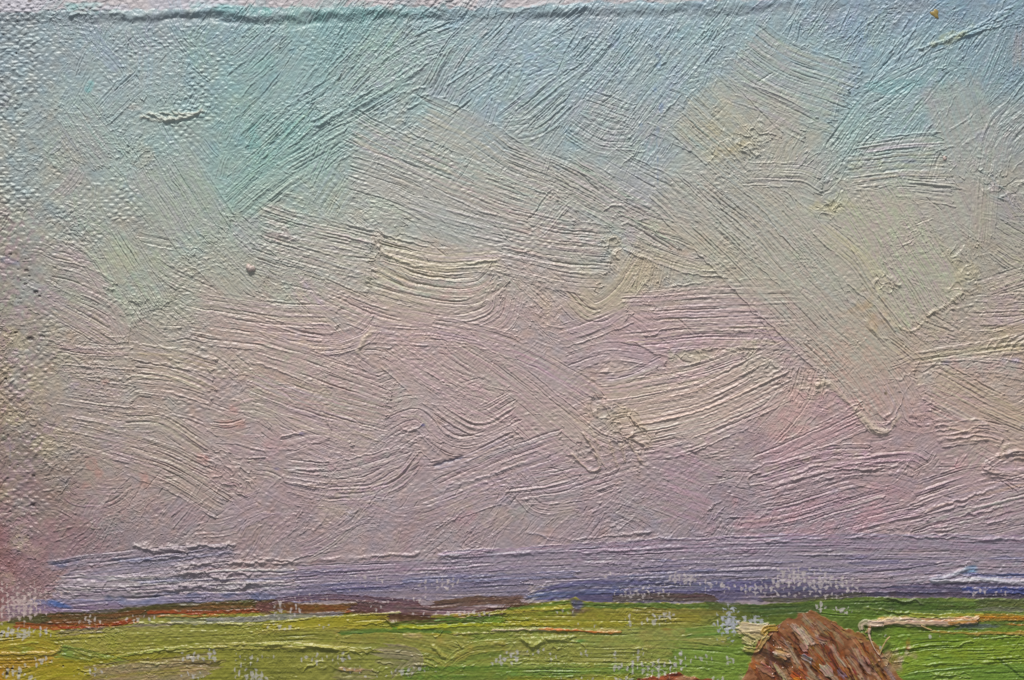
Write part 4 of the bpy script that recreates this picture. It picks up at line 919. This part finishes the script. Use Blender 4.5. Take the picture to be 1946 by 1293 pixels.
# ------------------------------------------------------------------ threads left bare by the brush
for g in ((1310, 1100, 36, 14, .56), (1350, 1112, 60, 10, .56), (1400, 1116, 60, 10, .54), (1440, 1120, 50, 14, .52), (1490, 1110, 50, 24, .45), (1520, 1098, 40, 20, .47), (1560, 1108, 60, 20, .48), (1606, 1106, 36, 16, .5), (1500, 1132, 90, 9, .56), (1620, 1120, 20, 16, .6), (1240, 1118, 60, 12, .68), (1190, 1130, 60, 10, .72), (1260, 1128, 30, 10, .62)):
    weavegap(g[0], g[1], g[2], g[3], lo=g[4]-.05, col=(190, 184, 184), vert=.65, al=.75)
for g in ((730, 1100, 60, 14, .66), (830, 1110, 80, 18, .68), (640, 1112, 60, 14, .7), (1160, 1092, 30, 12, .6), (1900, 1128, 40, 8, .5), (1860, 1126, 30, 8, .6), (600, 1136, 60, 16, .68), (530, 1156, 14, 22, .48), (560, 1162, 16, 14, .55), (600, 1150, 14, 14, .62), (700, 1156, 30, 12, .6), (860, 1166, 80, 6, .62), (800, 1140, 60, 8, .68), (1090, 1162, 40, 8, .5),
          (1560, 1154, 20, 12, .55), (1600, 1160, 20, 10, .55), (160, 1180, 30, 12, .6), (260, 1176, 40, 10, .66)):
    weavegap(g[0], g[1], g[2], g[3], lo=g[4], col=(192, 184, 184), vert=.7)
for g in ((30, 1152, 50, 30, .30), (10, 1120, 60, 20, .55), (90, 1128, 60, 14, .55), (60, 1165, 40, 10, .4)):
    weavegap(g[0], g[1], g[2], g[3], lo=g[4], col=(192, 176, 172), vert=.7)
for g in ((50, 1205, 56, 12, .46), (90, 1200, 16, 16, .5), (8, 1206, 12, 12, .3), (76, 1258, 18, 14, .38), (52, 1266, 20, 8, .5), (24, 1278, 22, 14, .30), (60, 1288, 12, 10, .5), (165, 1278, 26, 10, .52), (190, 1278, 20, 10, .5), (370, 1250, 40, 9, .5), (400, 1246, 12, 14, .5), (490, 1250, 60, 10, .60), (480, 1260, 14, 8, .5), (480, 1284, 30, 12, .5), (455, 1276, 20, 16, .6), (380, 1284, 40, 10, .56), (590, 1252, 40, 12, .58), (540, 1192, 40, 8, .55), (620, 1190, 20, 6, .6), (650, 1252, 20, 12, .5), (680, 1272, 26, 12, .58), (760, 1278, 50, 8, .56), (730, 1286, 40, 10, .58), (800, 1272, 30, 6, .56),
          (980, 1246, 22, 10, .5), (1010, 1240, 30, 10, .56), (1050, 1248, 14, 12, .48), (1110, 1242, 20, 8, .56), (1110, 1184, 16, 8, .56), (1132, 1186, 10, 8, .46), (1196, 1182, 10, 12, .42), (1218, 1180, 10, 12, .46), (1242, 1182, 12, 10, .46), (1256, 1172, 24, 8, .5), (1172, 1244, 14, 8, .46), (1214, 1244, 10, 14, .4), (1172, 1268, 14, 12, .42), (1196, 1270, 20, 12, .42), (1236, 1272, 40, 18, .33), (1280, 1266, 22, 12, .40), (1180, 1290, 30, 6, .5), (1294, 1244, 10, 22, .46), (1330, 1252, 30, 10, .56), (1388, 1256, 12, 10, .42), (1366, 1290, 16, 6, .5), (1286, 1260, 30, 20, .55), (1100, 1292, 40, 6, .55), (970, 1256, 14, 12, .5), (950, 1254, 20, 10, .56),
          (1795, 1210, 16, 9, .34), (1766, 1210, 8, 6, .5), (1680, 1200, 10, 10, .6), (1670, 1230, 12, 8, .5)):
    weavegap(g[0], g[1], g[2], g[3], lo=g[4]-.02, col=(188, 184, 184), vert=.8, al=.8)
for c in ((13, 1281, 4, 4), (23, 1271, 3, 2), (14, 1270, 3, 2), (36, 1281, 2, 3), (3, 1205, 3, 2), (120, 1266, 2, 1.5)): blot(c[0], c[1], c[2], c[3], (16, 12, 12), 1, nz=.15, t=-2)

# ------------------------------------------------------------------ final relief
WV = np.clip(WV, .38, 1.4)
xa, ya = XX+1.5*N(NM, 1, 3, 3), YY+1.5*N(NM, 1, 33, 3)
n1 = samp(NM, xa/.95+11, ya/.60+5); n2 = samp(NM, xa/.7+411, ya/.55+75)
zone = (1+.35*smooth(420, 100, XX))*np.clip(.8+.45*N(NL, 2.2, 8, 8), .15, 1.7)
GRIT = zone*(.50*np.maximum(0, 1-np.abs(n1)*1.8)+.35*np.maximum(0, 1-np.abs(n2)*1.9))+.13*N(NF, 1.25, 1, 1)
RELIEF = HP*.82+WV*1.3*(WEAVE-.5)+GRIT*np.where(LB == STACK, .7, 1)
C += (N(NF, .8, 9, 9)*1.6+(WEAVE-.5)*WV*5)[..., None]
lum = C.mean(-1, keepdims=True); fs = np.where(YY < edge_y, .93, 1.04)[..., None]
C = lum+(C-lum)*fs
C *= np.where(YY < edge_y, .92, .91)[..., None]
C[YY < edge_y] *= np.array([1.012, .985, .985], np.float32)
C = np.clip(C, 4, 250)
del HP

# ------------------------------------------------------------------ materials
def paint_material(name, extra_rough=0.0, spec=.5):
    m = bpy.data.materials.new(name); m.use_nodes = True
    nt = m.node_tree; b = nt.nodes['Principled BSDF']
    at = nt.nodes.new('ShaderNodeAttribute'); at.attribute_name = 'pigment'
    nz = nt.nodes.new('ShaderNodeTexNoise'); nz.inputs['Scale'].default_value = 5200; nz.inputs['Detail'].default_value = 2
    tc = nt.nodes.new('ShaderNodeTexCoord'); nt.links.new(tc.outputs['Object'], nz.inputs['Vector'])
    hs = nt.nodes.new('ShaderNodeHueSaturation'); mr = nt.nodes.new('ShaderNodeMapRange')
    mr.inputs['To Min'].default_value = .93; mr.inputs['To Max'].default_value = 1.07
    nt.links.new(nz.outputs['Fac'], mr.inputs['Value']); nt.links.new(mr.outputs['Result'], hs.inputs['Value'])
    nt.links.new(at.outputs['Color'], hs.inputs['Color']); nt.links.new(hs.outputs['Color'], b.inputs['Base Color'])
    ad = nt.nodes.new('ShaderNodeMath'); ad.operation = 'ADD'; ad.inputs[1].default_value = extra_rough; ad.use_clamp = True
    nt.links.new(at.outputs['Alpha'], ad.inputs[0]); nt.links.new(ad.outputs[0], b.inputs['Roughness'])
    b.inputs['Specular IOR Level'].default_value = spec
    return m

def solid(name, col, rough=.5, var=.15, scale=900):
    m = bpy.data.materials.new(name); m.use_nodes = True
    nt = m.node_tree; b = nt.nodes['Principled BSDF']
    nz = nt.nodes.new('ShaderNodeTexNoise'); nz.inputs['Scale'].default_value = scale; nz.inputs['Detail'].default_value = 3
    tc = nt.nodes.new('ShaderNodeTexCoord'); nt.links.new(tc.outputs['Object'], nz.inputs['Vector'])
    cr = nt.nodes.new('ShaderNodeValToRGB')
    lin = [((c/255.0)/12.92 if c/255.0 <= .04045 else ((c/255.0+.055)/1.055)**2.4)*ALB for c in col]
    cr.color_ramp.elements[0].position = .3; cr.color_ramp.elements[1].position = .7
    cr.color_ramp.elements[0].color = [c*(1-var) for c in lin]+[1]; cr.color_ramp.elements[1].color = [min(1, c*(1+var)) for c in lin]+[1]
    nt.links.new(nz.outputs['Fac'], cr.inputs['Fac']); nt.links.new(cr.outputs['Color'], b.inputs['Base Color'])
    b.inputs['Roughness'].default_value = rough
    return m

ALB = 1.0
def to_lin(c):
    c = c/255.0
    return np.where(c <= .04045, c/12.92, ((c+.055)/1.055)**2.4).astype(np.float32)*ALB
COL = np.concatenate([to_lin(C), GL[..., None]], -1).astype(np.float32)

def linkobj(name, me, parent=None, label=None, cat=None):
    o = bpy.data.objects.new(name, me); scene.collection.objects.link(o)
    if parent: o.parent = parent
    if label: o['label'] = label
    if cat: o['category'] = cat
    return o

# ------------------------------------------------------------------ mesh of the painted surface, one mesh per kind of paint
VX = (XX*S).astype(np.float32); VY = (-YY*S).astype(np.float32); VZ = (BASE_Z+RELIEF*S).astype(np.float32)
CO = np.stack([VX, VY, VZ], -1).reshape(-1, 3); CV = COL.reshape(-1, 4)
idx = np.arange(nx*ny, dtype=np.int32).reshape(ny, nx)
quads = np.stack([idx[:-1, :-1], idx[1:, :-1], idx[1:, 1:], idx[:-1, 1:]], -1).reshape(-1, 4)
FL = LB[:-1, :-1].reshape(-1)
# vertex normals of the whole relief, so that neighbouring paints shade as one skin
gy_, gx_ = np.gradient(RELIEF, STEP)
NO = np.stack([-gx_, gy_, np.ones_like(gx_)], -1); NO /= np.linalg.norm(NO, axis=-1, keepdims=True); NO = NO.reshape(-1, 3).astype(np.float32)

def mesh_from(name, co, q, cols, no=None):
    me = bpy.data.meshes.new(name)
    me.vertices.add(len(co)); me.vertices.foreach_set('co', co.astype(np.float32).ravel())
    me.loops.add(q.size); me.loops.foreach_set('vertex_index', q.astype(np.int32).ravel())
    me.polygons.add(len(q)); me.polygons.foreach_set('loop_start', (np.arange(len(q))*4).astype(np.int32))
    me.update(calc_edges=True)
    me.polygons.foreach_set('use_smooth', np.ones(len(q), bool))
    if cols is not None:
        at = me.color_attributes.new('pigment', 'FLOAT_COLOR', 'POINT'); at.data.foreach_set('color', cols.astype(np.float32).ravel())
    if no is not None: me.normals_split_custom_set_from_vertices(no)
    return me

painting = bpy.data.objects.new('oil_painting', None); scene.collection.objects.link(painting)
painting.empty_display_size = .05
painting['label'] = 'oil painting of haystacks in a green field under a pale blue and pink sky'
painting['category'] = 'painting'
NAMES = {CANVAS: ('canvas', 'bare off-white linen canvas showing at the hem and between the paint'), SKY: ('sky_paint', 'pale blue, grey and pink sky paint in crossing bristle strokes'),
         HILLS: ('horizon_paint', 'violet and blue band of paint along the horizon'), RUST: ('treeline_paint', 'thin rust and maroon streaks under the violet band'),
         FIELD: ('field_paint', 'green and yellow field paint in flat horizontal strokes'), STACK: ('haystack_paint', 'large brown haystack in short slanting dabs'),
         STACK2: ('haystack_paint', 'top of a small red-brown haystack cut by the lower edge'), RIBBON: ('paint_ridge', ''), CREAM: ('impasto_lump', 'cream crumpled lump of thick paint beside the large haystack')}
parts = {}
for lab, (nm, text) in NAMES.items():
    sel = FL == lab
    q = quads[sel]
    used = np.unique(q); rem = np.full(nx*ny, -1, np.int32); rem[used] = np.arange(len(used))
    co = CO[used]; cl = CV[used]; no = NO[used]; q = rem[q]
    if lab == CANVAS:      # sides and back of the stretched canvas
        ring = np.concatenate([idx[0, :], idx[1:, -1], idx[-1, -2::-1], idx[-2:0:-1, 0]])
        a = CO[ring].copy(); b = a.copy(); b[:, 2] = 0.0
        n0 = len(co); R = len(ring); k = np.arange(R); k1 = (k+1) % R
        q = np.concatenate([q, np.stack([n0+k, n0+k1, n0+R+k1, n0+R+k], -1)])
        co = np.concatenate([co, a, b]); wc = np.tile(np.array([[.55, .53, .5, .8]], np.float32), (2*R, 1)); cl = np.concatenate([cl, wc])
        sd = np.zeros((2*R, 3), np.float32); c0 = a.mean(0); sd[:, :2] = np.concatenate([a, a])[:, :2]-c0[:2]; sd /= np.linalg.norm(sd, axis=1, keepdims=True)
        no = np.concatenate([no, sd])
        m0 = len(co); co = np.concatenate([co, b[[0, nx-1, nx-1+ny-1, 2*(nx-1)+ny-1]]]); cl = np.concatenate([cl, wc[:4]]); no = np.concatenate([no, np.tile(np.array([[0, 0, -1]], np.float32), (4, 1))])
        q = np.concatenate([q, np.array([[m0, m0+1, m0+2, m0+3]])])
    me = mesh_from(nm, co, q, cl, no)
    me.materials.append(paint_material(nm+'_material', .18 if lab == CANVAS else 0.0))
    parts[lab] = linkobj(nm, me, painting); parts[lab]['label'] = text
parts[RIBBON]['label'] = 'thick pale pink ridge of paint lying over the field at the right'
parts[STACK2].name = 'haystack_paint.001'

# ------------------------------------------------------------------ thick bits standing off the surface
def hgt(x, y):
    i = int(round((x-X0)/STEP)); j = int(round((y-Y0)/STEP)); return float(RELIEF[j, i])
def tube(name, pts, rad, mat, parent, seg=10, flat=1.0, lift=0.0, z=None, nz=.12, seed=1):
    path = spline(pts, 10); n = len(path); r0 = np.interp(np.linspace(0, 1, n), np.linspace(0, 1, len(rad)), rad)
    zz = np.array([hgt(p[0], p[1]) for p in path]) if z is None else np.interp(np.linspace(0, 1, n), np.linspace(0, 1, len(z)), z)+np.array([hgt(p[0], p[1]) for p in path])
    zz = np.convolve(np.pad(zz, 2, 'edge'), np.ones(5)/5, 'valid')
    q = np.random.default_rng(seed); co = []
    for k in range(n):
        d = path[min(k+1, n-1)]-path[max(k-1, 0)]; d = d/max(np.hypot(*d), 1e-6); nrm = np.array([-d[1], d[0]])
        rr = r0[k]*(1+nz*q.normal())
        for a in range(seg):
            t = 2*math.pi*a/seg; jit = 1+nz*.5*q.normal()
            px, py = path[k]+nrm*math.cos(t)*rr*jit
            co.append((px*S, -py*S, BASE_Z+(zz[k]+lift+rr*flat*(.35+math.sin(t)*jit))*S))
    f_ = [(k*seg+a, k*seg+(a+1) % seg, (k+1)*seg+(a+1) % seg, (k+1)*seg+a) for k in range(n-1) for a in range(seg)]
    f_ += [tuple(range(seg))[::-1], tuple((n-1)*seg+a for a in range(seg))]
    me = bpy.data.meshes.new(name); me.from_pydata(co, [], f_); me.update()
    me.polygons.foreach_set('use_smooth', [True]*len(me.polygons)); me.materials.append(mat)
    return linkobj(name, me, parent)

def lump(name, x, y, rx, ry, hz, mat, parent, seed=3, ang=0, outline=None):
    q = np.random.default_rng(seed); nu, nv = 22, 8; co = []; ph = q.random(6)*6
    for j in range(nv+1):
        v = math.pi/2*j/nv
        for i in range(nu):
            u = 2*math.pi*i/nu
            w = 1+.16*math.sin(2*u+ph[0])+.13*math.sin(3*u+ph[1])+.08*math.sin(5*u+ph[2])+.05*q.normal()
            if outline: w *= outline(u)
            r = math.cos(v)**.8*w; dx, dy = r*rx*math.cos(u), r*ry*math.sin(u)
            c, n_ = math.cos(math.radians(ang)), math.sin(math.radians(ang))
            px, py = x+dx*c-dy*n_, y+dx*n_+dy*c
            co.append((px*S, -py*S, BASE_Z+(hgt(x, y)-.8+hz*(math.sin(v)*(1+.12*math.sin(3*u+ph[3])*math.cos(v))))*S))
    f_ = [(j*nu+i, j*nu+(i+1) % nu, (j+1)*nu+(i+1) % nu, (j+1)*nu+i) for j in range(nv) for i in range(nu)]
    f_ = [t[::-1] for t in f_]; f_.append(tuple(range(nu)))
    me = bpy.data.meshes.new(name); me.from_pydata(co, [], f_); me.update()
    me.polygons.foreach_set('use_smooth', [True]*len(me.polygons)); me.materials.append(mat)
    return linkobj(name, me, parent)

M_pink = solid('pale_pink_paint', (196, 168, 144), .32); M_or = solid('orange_paint', (200, 140, 60), .35); M_st = solid('straw', (176, 152, 104), .5)
tl = tube('paint_tail', [(1652, 1194), (1651, 1204), (1654, 1216), (1660, 1230), (1668, 1242), (1672, 1245)], [3.2, 2.6, 1.5, 1.0, .9, .8], M_pink, parts[RIBBON], 8, .9, .8, nz=.1)
b1 = tube('bristle', [(1671, 1244), (1674, 1236), (1680, 1222), (1685, 1214), (1690, 1209)], [1.0, 1.3, 1.5, 1.7, 1.3], M_st, None, 8, 1, .5, z=[0, 2, 5, 7, 8])
b1['label'] = 'short straw-coloured bristle standing up at the right shoulder of the large haystack'; b1['category'] = 'bristle'; b1['group'] = 'bristles stuck in the paint'
b2 = tube('bristle', [(1750, 1189), (1760, 1194), (1772, 1198)], [1.2, 1.5, 1.0], M_st, None, 8, 1, .8)
b2['label'] = 'short straw-coloured bristle lying just under the thick pink ridge'; b2['category'] = 'bristle'; b2['group'] = 'bristles stuck in the paint'
gr = lump('grit', 476, 510, 8.5, 7.5, 7.5, solid('pale_grit', (176, 162, 156), .5, .3, 3000), None, 3)
gr['label'] = 'small pale pinkish crumb stuck on the blue-grey sky, left of centre'; gr['category'] = 'crumb'
g2 = lump('grit', 1795, 301, 4.5, 4, 3.5, bpy.data.materials['pale_grit'], None, 9)
g2['label'] = 'tiny pale crumb at the end of a flat stroke in the upper right sky'; g2['category'] = 'crumb'
fl = lump('paint_fleck', 1777, 27, 11, 6.5, 2.6, solid('ochre_fleck', (140, 122, 72), .35), None, 5, 60, outline=lambda u: 1+.35*math.cos(3*u))
fl['label'] = 'flat ochre fleck of dried paint near the top edge at the right'; fl['category'] = 'paint fleck'
